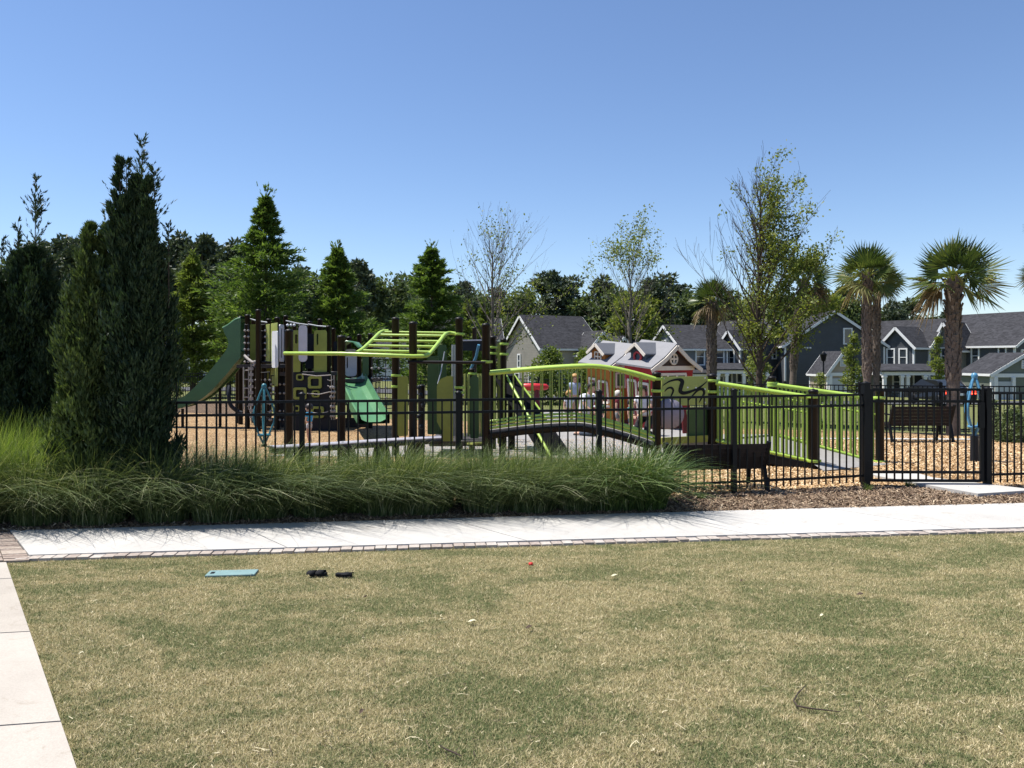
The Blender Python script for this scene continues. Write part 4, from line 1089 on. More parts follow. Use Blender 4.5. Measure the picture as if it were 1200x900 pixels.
# navy house with two windows in its bay
h = bay_house(1068, 78, 'navy house with a twin window bay between the two palms', zz(404, 77), zz(376, 77), 5.0, 6.5, (1.5, 3.3, 2.4, zz(404.5, 73), zz(383.5, 73), True))
h.block(3.9, 0.6, 2.4, 3.2, zz(405, 75), zz(379, 75), 'y', S_grey); h.win('F', 3.9, zz(417, 75), 0.5, 1.4, -1.0, 1, 2)
h.win('R', 0.6, zz(416, 75), 0.6, 1.4, 3.25, 1, 2)
h2 = House('porch', 1062, 68, 0, 'white columned porch below the twin window bay of the navy house', 'porch', None)
h2.porch(-2.6, 2.6, -1.2, 1.4, zz(428, 68), zz(435.5, 67), (-2.5, -1.0, -0.5, 1.0, 2.5))
mb = MB(); mb.box((h2.o.x, h2.o.y + 1.5, h2.o.z + 1.2), (5.3, 0.2, 3.0)); build(mb, 'back_wall', S_grey, h2.root)
for u in (-1.8, -0.1): h2.win('F', u, h2.o.z + 1.25, 0.7, 1.6, 1.39, 1, 2)
h2.win('F', 1.8, h2.o.z + 1.0, 0.8, 2.0, 1.39, 1, 1, 'door', M_navy)
# long roofed house on the right
h = House('house', 1176, 76, -66, 'long roofed navy house with a triple window at the right edge')
h.block(0, 0, 9, 10.5, zz(404.5, 73), zz(368, 76), 'x', S_navy)
h.win('R', -3.2, zz(419, 71), 2.2, 1.25, 4.5, 3, 1); h.win('R', 1.0, zz(419, 71), 0.8, 1.3, 4.5, 1, 2)
h.win('F', 3.4, zz(417, 72), 0.55, 1.4, -5.25, 1, 2); h.win('F', 0.8, zz(417, 72), 0.6, 1.4, -5.25, 1, 2)
# pale buildings on the left
h = House('house', 232, 72, -14, 'pale blue grey house behind the long green slide')
h.block(0, 0, 5.6, 7, zz(420, 70), zz(398, 72), 'x', S_pale, over=0.2)
h.win('F', -1.2, zz(432, 68), 0.8, 1.3, -3.5, 1, 2); h.win('F', 1.3, zz(432, 68), 0.8, 1.3, -3.5, 1, 2)
h = House('house', 452, 80, 4, 'white house seen through the climbing frame posts')
h.block(0, 0, 6.5, 7, zz(419, 79), zz(399, 80), 'x', mk_siding('white_siding', (0.55, 0.57, 0.60)), over=0.2); h.win('F', -1.5, zz(432, 76), 0.8, 1.3, -3.5, 1, 2); h.win('F', 1.6, zz(432, 76), 0.8, 1.3, -3.5, 1, 2)
h = House('house', 546, 96, 6, 'grey house with a low roof among the trees behind the bare tree')
h.block(0, 0, 8, 8, zz(398, 95), zz(374, 96), 'x', S_grey); h.win('F', 0.2, zz(408, 92), 1.0, 1.3, -4, 2, 2); h.win('F', 2.6, zz(425, 92), 1.0, 1.3, -4, 2, 2); h.win('F', 0.2, zz(425, 92), 1.0, 1.3, -4, 2, 2)
# ------------------------------------------------------------------ playhouses
M_phroof = paint('pale_roof_board', (0.20, 0.20, 0.212), 0.6, 0.08, 6, 0.3)
M_phroof2 = paint('grey_roof_board', (0.14, 0.145, 0.16), 0.6, 0.08, 6, 0.3)
M_cream = paint('cream_trim', (0.66, 0.60, 0.52), 0.5, 0.06, 4, 0.3)
M_brown = mk_siding('brown_boards', (0.050, 0.036, 0.034), 0.10)
M_red, M_orange = mk_siding('red_boards', (0.32, 0.028, 0.034), 0.12), mk_siding('orange_boards', (0.36, 0.14, 0.032), 0.12)
def playhouse(px, Y, rot, wid, dep, he, hr, wallm, dorm, label, zwin):
    o = at(px, Y); M = Matrix.Rotation(R(rot), 3, 'Z'); t = thing('playhouse', o, label, 'playhouse', 'small wooden playhouses')
    P = lambda x, y, z: o + M @ Vector((x, y, z)) + Vector((0, 0, y*0.10 if z > 0.9 else 0))
    wb, wt = wid*0.38, wid*0.5
    mb = MB()
    A = [P(-wb, 0, 0), P(wb, 0, 0), P(wt, 0, he), P(0, 0, hr), P(-wt, 0, he)]; B = [P(-wb, dep, 0), P(wb, dep, 0), P(wt, dep, he), P(0, dep, hr), P(-wt, dep, he)]
    mb.add(A + B, [(0,1,2,3,4), (9,8,7,6,5)] + [(i, 5+i, 5+(i+1) % 5, (i+1) % 5) for i in range(5)]); build(mb, 'wall', wallm, t)
    mb = MB(); ov = 0.17
    sl = (hr - he)/wt
    for sg in (-1, 1):
        pr = [(0, hr + 0.03), (sg*wt*0.55, he + (hr-he)*0.40 + 0.03), (sg*(wt + 0.16), he - sl*0.10 + 0.03)]
        for k in range(2):
            a_, b_ = pr[k], pr[k+1]
            Q = [P(a_[0], -ov, a_[1]), P(b_[0], -ov, b_[1]), P(b_[0], dep + ov, b_[1]), P(a_[0], dep + ov, a_[1])]
            mb.hexa([q for q in Q] + [q + Vector((0,0,0.05)) for q in Q])
    build(mb, 'roof', M_phroof, t)
    mb = MB()
    for sg in (-1, 1):
        mb.bar(P(0, -ov - 0.02, hr - 0.02), P(sg*wt*0.55, -ov - 0.02, he + (hr-he)*0.40 - 0.02), 0.035, 0.11); mb.bar(P(sg*wt*0.55, -ov - 0.02, he + (hr-he)*0.40 - 0.02), P(sg*(wt+0.16), -ov - 0.02, he - sl*0.10 - 0.02), 0.035, 0.11)
    mb.bar(P(-wt, -0.03, he - 0.03), P(wt, -0.03, he - 0.03), 0.04, 0.12); build(mb, 'trim', M_cream, t)
    mb = MB(); mb.hexa([P(-wt*0.93, -0.025, he + 0.04), P(wt*0.93, -0.025, he + 0.04), P(0.02, -0.025, hr - 0.08), P(-0.02, -0.025, hr - 0.08), P(-wt*0.93, 0.0, he + 0.04), P(wt*0.93, 0.0, he + 0.04), P(0.02, 0.0, hr - 0.08), P(-0.02, 0.0, hr - 0.08)]); build(mb, 'gable_board', M_brown, t)
    zc = he + (hr - he)*0.38; rr_ = (hr - he)*0.25
    fm = MB(); n = 24
    mb = MB()
    ring = [P(rr_*math.cos(2*math.pi*k/n), -0.05, zc + rr_*math.sin(2*math.pi*k/n)) for k in range(n+1)]
    mb.tube(ring, 0.028, 6, False); mb.bar(P(-rr_, -0.05, zc), P(rr_, -0.05, zc), 0.04, 0.05); mb.bar(P(0, -0.05, zc - rr_), P(0, -0.05, zc + rr_), 0.04, 0.05)
    rw = build(mb, 'round_window', M_cream, t)
    mb = MB(); 
    for k in range(n): mb.add([P(0, -0.035, zc), ring[k] + M @ Vector((0, 0.012, 0)), ring[k+1] + M @ Vector((0, 0.012, 0))], [(0, 1, 2)])
    build(mb, 'pane', M_glass, rw)
    def fwin(name, x0, x1, z0, z1, nx, y=-0.03, pane=M_glass, face='F'):
        q = (lambda u, z, d=0.0: P(u, y - d, z)) if face == 'F' else (lambda u, z, d=0.0: P(-(wb + (wt-wb)*z/he) - 0.02 - d, u, z))
        mb = MB(); f_ = 0.05
        mb.bar(q(x0, z0), q(x1, z0), 0.05, f_*1.4); mb.bar(q(x0, z1), q(x1, z1), 0.05, f_*1.4)
        for i in range(nx+1): mb.bar(q(x0 + (x1-x0)*i/nx, z0), q(x0 + (x1-x0)*i/nx, z1), 0.05, f_, up=(0, 1, 0) if face == 'F' else (1, 0, 0))
        o_ = build(mb, name, M_cream, t)
        mp_ = MB(); mp_.add([q(x0, z0, -0.012), q(x1, z0, -0.012), q(x1, z1, -0.012), q(x0, z1, -0.012)], [(0,1,2,3)]); build(mp_, 'pane', pane, o_)
    fwin('front_window', -wid*0.34, wid*0.30, he - 0.62, he - 0.20, 3)
    fwin('side_window', dep*0.12, dep*0.48, he*0.38, he*0.72, 1, face='L', pane=M_maroon)
    fwin('door', dep*0.60, dep*0.90, 0.05, he*0.74, 1, face='L', pane=M_maroon)
    # dormer on the left slope
    y0, y1 = dep*0.28, dep*0.86; xm = -wt*0.86; ym = (y0+y1)/2; zb_ = he + 0.05; ze = he + (hr-he)*0.62; zr = he + (hr-he)*1.0
    mb = MB(); A = [P(xm, y0, zb_), P(xm, y1, zb_), P(xm, y1, ze), P(xm, ym, zr - 0.04), P(xm, y0, ze)]; B = [P(-0.05, v.y if 0 else yy, z) for v, yy, z in ((o, y0, zb_), (o, y1, zb_), (o, y1, ze), (o, ym, zr - 0.04), (o, y0, ze))]
    mb.add(A + B, [(4,3,2,1,0), (5,6,7,8,9)] + [(i, (i+1) % 5, 5+(i+1) % 5, 5+i) for i in range(5)]); d_ = build(mb, 'dormer', dorm[0], t)
    mb = MB()
    for ya in (y0 - 0.08, y1 + 0.08):
        zl = ze - 0.06
        Q = [P(xm - 0.14, ym, zr), P(xm - 0.14, ya, zl), P(0.0, ya, zl), P(0.0, ym, zr)]; mb.hexa(Q + [q + Vector((0,0,0.04)) for q in Q])
    build(mb, 'dormer_roof', M_phroof2, d_)
    mb = MB()
    for ya in (y0 - 0.08, y1 + 0.08): mb.bar(P(xm - 0.15, ym, zr - 0.01), P(xm - 0.15, ya, ze - 0.07), 0.03, 0.08)
    build(mb, 'dormer_trim', M_cream, d_)
    mb = MB(); zc = (zb_ + ze)/2 + 0.02; hw, hh_ = 0.13, 0.13
    if dorm[1] == 'round':
        ring = [P(xm - 0.03, ym + hw*math.cos(2*math.pi*k/16), zc + hh_*math.sin(2*math.pi*k/16)) for k in range(17)]
        mb.tube(ring, 0.035, 6, False); build(mb, 'dormer_window', paint('red_trim', (0.42, 0.04, 0.05), 0.5), d_)
    else:
        for s_ in (-1, 0, 1): mb.bar(P(xm - 0.03, ym + s_*hw, zc - hh_), P(xm - 0.03, ym + s_*hw, zc + hh_), 0.035, 0.035, up=(1,0,0)); mb.bar(P(xm - 0.03, ym - hw, zc + s_*hh_), P(xm - 0.03, ym + hw, zc + s_*hh_), 0.035, 0.035)
        build(mb, 'dormer_window', M_cream, d_)
    mb = MB(); mb.box(P(0, -0.02, 0.06), (wid*0.7, 0.05, 0.16), R(rot)); build(mb, 'skirt', M_maroon, t)
    # white counter shelf on the side
    mb = MB(); Q = [P(-wb - 0.10, dep*0.05, he*0.33), P(-wb - 0.10, dep*0.56, he*0.33), P(-wb - 0.32, dep*0.56, he*0.33), P(-wb - 0.32, dep*0.05, he*0.33)]
    mb.hexa([q - Vector((0,0,0.05)) for q in Q] + Q); build(mb, 'counter', M_white, t)
playhouse(788, 21.5, 38, 1.80, 0.98, zz(430, 21.5) - at(788, 21.5).z, zz(405, 21.5) - at(788, 21.5).z, M_red, (paint('slate_boards', (0.05, 0.075, 0.10), 0.5), 'round'), 'red wooden playhouse with a brown gable and a round cream window', 1)
playhouse(738, 23.4, 38, 1.80, 0.98, zz(429, 23.4) - at(739, 23.4).z, zz(405.5, 23.4) - at(739, 23.4).z, M_orange, (M_orange, 'square'), 'orange wooden playhouse leaning beside the red one', 1)
# ------------------------------------------------------------------ people
M_skin = paint('skin', (0.50, 0.30, 0.21), 0.55, 0.06, 8, 0.35)
M_hair = paint('dark_hair', (0.022, 0.015, 0.012), 0.5, 0.3, 20, 0.4); M_blond = paint('blond_hair', (0.46, 0.27, 0.10), 0.6, 0.2, 20, 0.3); M_greyh = paint('pale_cap', (0.52, 0.48, 0.42), 0.7, 0.1, 10, 0.2)
def cloth(n, c): return paint('cloth_' + n, c, 0.85, 0.15, 9, 0.15, 0, 0.4)
def skin_obj(name, verts, edges, rad, mat, parent, sub=2):
    org = ORG[parent.name]
    me = bpy.data.meshes.new(name); me.from_pydata([tuple(Vector(v) - org) for v in verts], edges, []); me.materials.append(mat)
    o = link(bpy.data.objects.new(name, me)); o.parent = parent; ORG[o.name] = org
    m = o.modifiers.new('skin', 'SKIN'); m.use_smooth_shade = True
    if not me.skin_vertices: 
        import bmesh
        bm = bmesh.new(); bm.from_mesh(me); bm.verts.layers.skin.verify(); bm.to_mesh(me); bm.free()
    sv = me.skin_vertices[0].data
    seen = set(); adj = {i: [] for i in range(len(verts))}
    for a, b in edges: adj[a].append(b); adj[b].append(a)
    for i in range(len(verts)):
        r = rad[i]; sv[i].radius = (r, r) if not isinstance(r, tuple) else r
    for i in range(len(verts)):
        if i in seen: continue
        sv[i].use_root = True; st = [i]
        while st:
            k = st.pop()
            if k in seen: continue
            seen.add(k); st += adj[k]
    s_ = o.modifiers.new('round', 'SUBSURF'); s_.levels = s_.render_levels = sub
    return o
def person(px, Y, rz, k, J, label, shirt, legs, hair, sleeve=0.45, headk=1.0, legcut=1.0, dz=0.0, skirt=False):
    """k = scale of a 1.7 m figure; J = joint positions, facing local -y"""
    o = at(px, Y); M = Matrix.Rotation(rz, 3, 'Z'); t = thing('person', o, label, 'person')
    g = {n: o + M @ (Vector(p)*k) + Vector((0,0,dz)) for n, p in J.items()}
    V = []; E = []; RR = []; ix = {}
    def vtx(n, p, r, par=None):
        ix[n] = len(V); V.append(p); RR.append(r*k)
        if par is not None: E.append((ix[par], ix[n]))
    up = (g['neck'] - g['chest']).normalized(); fw = M @ Vector((0, -1, 0)); hk = headk
    vtx('pelvis', g['pelvis'], 0.135); vtx('waist', g['pelvis'].lerp(g['chest'], 0.45), 0.115, 'pelvis'); vtx('chest', g['chest'], 0.135, 'waist'); vtx('neck', g['neck'], 0.052, 'chest')
    hd = g['head']
    vtx('jaw', hd - up*0.075*k*hk + fw*0.015*k, 0.068*hk, 'neck'); vtx('skull', hd + up*0.03*k*hk, 0.092*hk, 'jaw'); vtx('crown', hd + up*0.10*k*hk, 0.062*hk, 'skull')
    vtx('nose', hd + fw*0.115*k*hk - up*0.02*k*hk, 0.014*hk, 'skull')
    for s in 'lr':
        vtx('sh'+s, g['sh'+s], 0.062, 'chest'); vtx('el'+s, g['el'+s], 0.043, 'sh'+s); vtx('wr'+s, g['wr'+s], 0.030, 'el'+s)
        d = (g['wr'+s] - g['el'+s]).normalized(); pm = g['wr'+s] + d*0.07*k; vtx('palm'+s, pm, 0.034, 'wr'+s)
        sd = d.cross(Vector((0, 0, 1)) if abs(d.z) < 0.9 else fw).normalized()
        for f in range(4):
            b = len(V); q = pm + sd*(f - 1.5)*0.019*k; L = (0.075, 0.085, 0.08, 0.062)[f]*k
            V.extend([q, q + d*L*0.6 + Vector((0,0,-0.008*k)), q + d*L + Vector((0,0,-0.025*k))]); RR.extend([0.010*k, 0.009*k, 0.007*k]); E.extend([(b, b+1), (b+1, b+2)])
        b = len(V); q = pm - d*0.03*k - sd*0.02*k; V.extend([q, q - sd*0.04*k + d*0.03*k, q - sd*0.045*k + d*0.065*k]); RR.extend([0.011*k, 0.010*k, 0.008*k]); E.extend([(b, b+1), (b+1, b+2)])
        vtx('hi'+s, g['hi'+s], 0.088, 'pelvis'); vtx('kn'+s, g['kn'+s], 0.058, 'hi'+s); vtx('an'+s, g['an'+s], 0.038, 'kn'+s); vtx('to'+s, g['to'+s], 0.036, 'an'+s)
    skin_obj('body', V, E, RR, M_skin, t)
    # shirt
    V2 = [g['pelvis'].lerp(g['chest'], 0.1), g['pelvis'].lerp(g['chest'], 0.5), g['chest'], g['chest'].lerp(g['neck'], 0.62)]; R2 = [0.158*k, 0.150*k, 0.168*k, 0.085*k]; E2 = [(0, 1), (1, 2), (2, 3)]
    for s in 'lr':
        b = len(V2); V2 += [g['sh'+s], g['sh'+s].lerp(g['el'+s], min(1, sleeve))]; R2 += [0.080*k, 0.064*k]; E2 += [(2, b), (b, b+1)]
    skin_obj('shirt', V2, E2, R2, shirt, t)
    V3 = [g['pelvis'].lerp(g['chest'], 0.18), g['pelvis']]; R3 = [0.150*k, 0.158*k]; E3 = [(0, 1)]
    for s in 'lr':
        b = len(V3); V3 += [g['hi'+s], g['hi'+s].lerp(g['kn'+s], min(1, legcut*1.0))]; R3 += [0.108*k, 0.080*k]; E3 += [(1, b), (b, b+1)]
        if legcut >= 1: V3.append(g['kn'+s].lerp(g['an'+s], 0.92)); R3.append(0.055*k); E3.append((b+1, b+2))
    skin_obj('trousers', V3, E3, R3, legs, t)
    mb = MB(); Mh = Matrix.Identity(3)
    n = 14; rows = 7; vs = []; hr_ = 0.125*k*hk; back = -fw
    for i in range(rows+1):
        a = math.pi*0.5*(1 - i/rows*1.25)
        for q in range(n):
            b_ = 2*math.pi*q/n; dirv = (M @ Vector((math.cos(b_), math.sin(b_), 0)))
            front = max(0, dirv.dot(fw)); a2 = a if a > 0.2 else (a if front < 0.35 else 0.2)
            vs.append(hd + back*0.012*k + up*0.035*k*hk + (dirv*math.cos(a2)*0.92 + up*math.sin(a2))*hr_)
    mb.add(vs, [(i*n+q, i*n+(q+1) % n, (i+1)*n+(q+1) % n, (i+1)*n+q) for i in range(rows) for q in range(n)], True); build(mb, 'hair', hair, t)
    mb = MB()
    for s in 'lr': mb.lathe(g['to'+s].lerp(g['an'+s], 0.4) - Vector((0,0,0.028*k)), [(0.03*k, -0.03*k), (0.055*k, -0.025*k), (0.055*k, 0.02*k), (0.02*k, 0.05*k)], 8)
    build(mb, 'shoes', cloth('shoe', (0.05, 0.045, 0.05)), t)
    return t
STAND = dict(pelvis=(0,0,.92), chest=(0,0,1.28), neck=(0,0,1.46), head=(0,-.02,1.58), shl=(-.18,0,1.37), shr=(.18,0,1.37), ell=(-.24,.0,1.1), elr=(.24,.0,1.1), wrl=(-.24,-.10,.88), wrr=(.23,-.12,.88),
             hil=(-.09,0,.88), hir=(.09,0,.88), knl=(-.10,-.04,.48), knr=(.10,-.02,.48), anl=(-.10,.03,.08), anr=(.10,.05,.08), tol=(-.11,-.12,.035), tor=(.12,-.10,.035))
KNEEL = dict(pelvis=(0,.12,.46), chest=(0,-.02,.82), neck=(0,-.08,.99), head=(0,-.13,1.10), shl=(-.18,-.03,.91), shr=(.18,-.03,.91), ell=(-.24,-.18,.68), elr=(.22,-.22,.70), wrl=(-.14,-.36,.55), wrr=(.08,-.40,.60),
             hil=(-.10,.10,.43), hir=(.10,.10,.43), knl=(-.14,-.30,.10), knr=(.15,-.28,.10), anl=(-.12,.16,.07), anr=(.12,.17,.07), tol=(-.12,.30,.05), tor=(.12,.31,.05))
def kid(J): 
    return dict(J)
person(688, 18.6, 0.75, 1.06, KNEEL, 'dark haired adult in a white tee kneeling behind the bridge', cloth('white', (0.62, 0.62, 0.66)), cloth('jeans', (0.06, 0.075, 0.10)), M_hair, 0.6)
person(755, 18.8, -0.5, 1.0, KNEEL, 'person with long black hair and a white top kneeling by the red playhouse', cloth('white', (0.62, 0.62, 0.66)), cloth('black', (0.02, 0.02, 0.024)), M_hair, 0.5)
person(705, 18.2, -0.9, 0.56, STAND, 'small child in dark green beside the adult in the white tee', cloth('green', (0.05, 0.085, 0.05)), cloth('jeans', (0.06, 0.075, 0.10)), M_hair, 0.5, 1.5, 0.6)
person(724, 19.0, 1.2, 0.62, STAND, 'child in a maroon shirt and pale cap between the two kneeling adults', cloth('maroon', (0.16, 0.025, 0.035)), cloth('grey', (0.2, 0.2, 0.2)), M_greyh, 0.5, 1.4, 0.6)
person(739, 18.6, 0.9, 0.50, STAND, 'toddler in a teal shirt held close by the black haired person', cloth('teal', (0.03, 0.22, 0.23)), cloth('jeans', (0.06, 0.075, 0.10)), M_hair, 0.5, 1.6, 0.6)
person(667, 20.5, 0.3, 0.60, STAND, 'blond child in a white top left of the kneeling adult in white', cloth('white', (0.62, 0.62, 0.66)), cloth('grey', (0.2, 0.2, 0.2)), M_blond, 0.5, 1.4, 0.6)
person(673.5, 24.0, 0.2, 0.86, STAND, 'taller blond child in pale blue standing behind the blond child in white', cloth('paleblue', (0.35, 0.42, 0.55)), cloth('grey', (0.2, 0.2, 0.2)), M_blond, 0.5, 1.2, 0.6)
person(362.5, 16.4, -1.9, 0.47, STAND, 'toddler in a bright blue top standing on chips by the climbing wall', cloth('blue', (0.06, 0.34, 0.60)), cloth('palegrey', (0.45, 0.45, 0.48)), M_hair, 0.6, 1.6, 0.55)
# ------------------------------------------------------------------ car, lamp, lawn litter
o = at(1101, 45); t = thing('car', o, 'dark parked car with a lit red tail light behind the far fence', 'car')
M_car = paint('car_paint', (0.008, 0.0085, 0.010), 0.4, 0.1, 3, 0.4)
prof = [(-2.1, .35), (-2.15, .62), (-2.05, .95), (-1.6, 1.0), (-0.9, 1.42), (0.7, 1.45), (1.5, .98), (2.2, .88), (2.3, .6), (2.25, .35)]
mb = MB(); A = []; B_ = []
rows = []
for hw, ins in ((-0.88, 0), (-0.80, 0.0), (0.80, 0.0), (0.88, 0)):
    rows.append([o + Vector((hw*(1.0 if z < 1.0 else 0.80), y, z)) for y, z in prof])
npf = len(prof)
mb.add([p for r in rows for p in r], [(i*npf+k, i*npf+(k+1) % npf, (i+1)*npf+(k+1) % npf, (i+1)*npf+k) for i in range(3) for k in range(npf)] + [tuple(range(npf)), tuple(reversed(range(3*npf, 4*npf)))]); build(mb, 'body', M_car, t, 0.03)
mb = MB(); q = [(-0.60, -1.58, 1.03), (0.60, -1.58, 1.03), (0.52, -0.98, 1.38), (-0.52, -0.98, 1.38)]; mb.add([o + Vector(v) + Vector((0, -0.02, 0.02)) for v in q], [(0,1,2,3)]); build(mb, 'rear_window', M_glass, t)
def mk_lit():
    m = bpy.data.materials.new('lit_lamp'); nt, out = nodes(m); e = N(nt, 'ShaderNodeEmission'); e.inputs[0].default_value = (1, 0.06, 0.03, 1); e.inputs[1].default_value = 4.0; nt.links.new(e.outputs[0], out.inputs[0]); return m
M_lit = mk_lit()
for sx in (-1, 1):
    mb = MB(); mb.box(o + Vector((sx*0.70, -2.13, 0.80)), (0.26, 0.08, 0.17)); build(mb, 'tail_light', M_lit, t)
    for y in (-1.35, 1.4):
        mb = MB(); c_ = o + Vector((sx*0.80, y, 0.33)); mb.lathe(c_, [(0.0, -0.1), (0.30, -0.11), (0.33, -0.06), (0.33, 0.06), (0.30, 0.11), (0, 0.1)], 18, True, Matrix.Rotation(R(90), 3, 'Y')); wh = build(mb, 'wheel', M_blk2, t)
mb = MB(); mb.box(o + Vector((0, -2.16, 0.70)), (0.5, 0.02, 0.13)); build(mb, 'number_plate', M_white, t)
o = at(965, 52); t = thing('street_lamp', o, 'slim black street lamp in front of the large navy gable', 'street lamp')
zt = W(965, 415, 52).z
mb = MB(); mb.lathe((o.x, o.y, 0), [(0.16, o.z - 0.1), (0.13, o.z + 0.7), (0.06, o.z + 0.9), (0.05, zt - 0.5)], 10); build(mb, 'pole', M_blk2, t)
mb = MB(); mb.lathe((o.x, o.y, zt), [(0.06, -0.5), (0.13, -0.45), (0.22, -0.05), (0.24, -0.02), (0.05, 0.16), (0, 0.24)], 10); build(mb, 'lantern', M_blk2, t)
# valve box lid, shoes, red cap, litter
p = G(272, 671.5); t = thing('valve_box', (p.x, p.y, 0), 'flat teal green valve box lid set in the lawn', 'valve box')
M_lid = paint('teal_lid', (0.17, 0.27, 0.27), 0.6, 0.12, 9, 0.3)
mb = MB(); mb.box((p.x, p.y, -0.003), (0.39, 0.15, 0.02), 0.10); build(mb, 'lid', M_lid, t, 0.006)
mb = MB(); mb.box((p.x - 0.15, p.y - 0.02, 0.0078), (0.03, 0.05, 0.003), 0.10); build(mb, 'lift_hole', M_blk, t)
M_shoe = paint('black_cloth', (0.010, 0.010, 0.012), 0.8, 0.3, 30, 0.2, 0, 0.5)
for px, py, rz, lab in ((373, 674, 0.15, 'black sandal on the lawn, the one nearer the teal lid'), (403, 675, -0.1, 'flatter black sandal on the lawn, the one farther from the teal lid')):
    p = G(px, py); mb = MB(); M = Matrix.Rotation(rz, 3, 'Z'); c_ = Vector((p.x, p.y, 0.004)); big = px < 390
    out_ = [(-.072, .0), (-.06, .026), (-.03, .024), (.03, .03), (.058, .026), (.072, .0), (.058, -.026), (.03, -.03), (-.03, -.022), (-.06, -.024)]
    t = thing('sandal', (p.x, p.y, 0), lab, 'sandal', 'black sandals on the lawn')
    mb.plate([(a, b) for a, b in out_], c_ + Vector((0,0,0.006)), M @ Vector((1,0,0)), M @ Vector((0,1,0)), 0.026); build(mb, 'sole', M_shoe, t, 0.006)
    mb = MB(); hgt = 0.018 if big else 0.006
    for xs in ((0.02, -0.05) if big else (0.03,)):
        mb.sweep([c_ + M @ Vector((xs + 0.012*math.cos(a_), 0.032*math.cos(a_), 0.012 + hgt*math.sin(a_))) for a_ in [math.pi*k/8 for k in range(9)]], [(-0.03, 0), (0.03, 0), (0.03, 0.006), (-0.03, 0.006), (-0.03, 0)], side=M @ Vector((1, 0, 0)))
    build(mb, 'strap', M_shoe, t)
p = G(622, 661); mb = MB(); mb.lathe((p.x, p.y, 0.0), [(0.018, -0.005), (0.02, 0.006), (0.015, 0.013), (0, 0.016)], 10); tag(build(mb, 'bottle_cap', paint('red_cap', (0.60, 0.04, 0.03), 0.5)), 'small round red cap lying on the lawn', 'cap')
mb = MB(); pts = [G(px, py, 0.012) for px, py in ((944, 806), (935, 815), (930, 824), (934, 830), (950, 833), (968, 835), (985, 837))]; mb.tube(pts, [0.002, 0.004, 0.004, 0.005, 0.004, 0.003, 0.002], 6); tag(build(mb, 'twig', paint('bark_twig', (0.045, 0.03, 0.022), 0.85)), 'thin bent brown twig lying on the lawn at lower right', 'twig')
mb = MB(); pts = [G(px, py, 0.012) for px, py in ((516, 877), (524, 882), (532, 885), (540, 889))]; mb.tube(pts, [0.002, 0.004, 0.004, 0.002], 6); tag(build(mb, 'twig', MATS['bark_twig']), 'short brown twig lying on the lawn near the bottom edge', 'twig')
def leaf_obj(px, py, s, mat, label, rz):
    p = G(px, py); M = Matrix.Rotation(rz, 3, 'Z'); mb = MB(); vs = [Vector((p.x, p.y, 0.014)) + M @ Vector(v) for v in ((-s, 0, 0), (-s*.3, -s*.4, .006), (s*.4, -s*.35, .012), (s, 0, .006), (s*.4, s*.35, .014), (-s*.3, s*.4, .01), (0, 0, 0.0))]
    mb.add(vs, [(0,1,6), (1,2,6), (2,3,6), (3,4,6), (4,5,6), (5,0,6)], True); tag(build(mb, 'leaf', mat), label, 'leaf')
M_ly, M_lb = paint('pale_leaf', (0.62, 0.58, 0.40), 0.8), paint('brown_leaf', (0.07, 0.045, 0.03), 0.8)
leaf_obj(95, 769, 0.016, M_ly, 'pale dry leaf on the lawn beside the left path', 0.3); leaf_obj(553, 731, 0.03, M_ly, 'pale dry leaf in the middle of the lawn', 0.1); leaf_obj(620, 738, 0.03, M_lb, 'brown curled leaf in the middle of the lawn', 0.6)
leaf_obj(424, 838, 0.022, M_lb, 'dark curled leaf in the lower middle of the lawn', 1.2); leaf_obj(720, 677, 0.03, M_ly, 'pale dry leaf on the lawn near the walkway', 0.2); leaf_obj(869, 683, 0.02, M_lb, 'dark leaf on the green patch of lawn at right', 0.8)
leaf_obj(1008, 699, 0.03, M_lb, 'brown leaf on the lawn farthest to the right', 0.1); leaf_obj(963, 724, 0.02, M_ly, 'small pale leaf above the bent twig on the lawn', 0.5); leaf_obj(428, 702, 0.015, M_lb, 'tiny dark leaf on the lawn below the sandals', 0.5)
# ------------------------------------------------------------------ vegetation
M_bark = paint('bark', (0.085, 0.066, 0.052), 0.9, 0.35, 9, 0.1, 0, 0.6)
M_barkg = paint('grey_bark', (0.15, 0.13, 0.115), 0.9, 0.3, 9, 0.1, 0, 0.6)
L_jun = leafmat('juniper_leaf', [(0, (0.014, 0.032, 0.015)), (0.6, (0.028, 0.054, 0.024)), (1, (0.068, 0.10, 0.038))], 0.22)
L_jun2 = leafmat('light_juniper_leaf', [(0, (0.034, 0.060, 0.020)), (0.6, (0.070, 0.105, 0.032)), (1, (0.14, 0.18, 0.056))], 0.28)
L_cyp = leafmat('cypress_leaf', [(0, (0.055, 0.105, 0.022)), (0.6, (0.11, 0.18, 0.038)), (1, (0.19, 0.26, 0.065))], 0.5)
L_cyp2 = leafmat('light_cypress_leaf', [(0, (0.08, 0.12, 0.025)), (0.6, (0.15, 0.205, 0.045)), (1, (0.24, 0.29, 0.075))], 0.5)
L_pine = leafmat('pine_needle', [(0, (0.034, 0.052, 0.030)), (0.6, (0.064, 0.088, 0.048)), (1, (0.105, 0.13, 0.07))], 0.2)  # needle colours paler and greyer, with the haze of distance mixed in
L_oak = leafmat('broad_leaf', [(0, (0.05, 0.078, 0.03)), (0.6, (0.092, 0.13, 0.048)), (1, (0.15, 0.19, 0.075))], 0.34)
L_spring = leafmat('spring_leaf', [(0, (0.10, 0.14, 0.026)), (0.6, (0.18, 0.22, 0.042)), (1, (0.30, 0.32, 0.075))], 0.48)
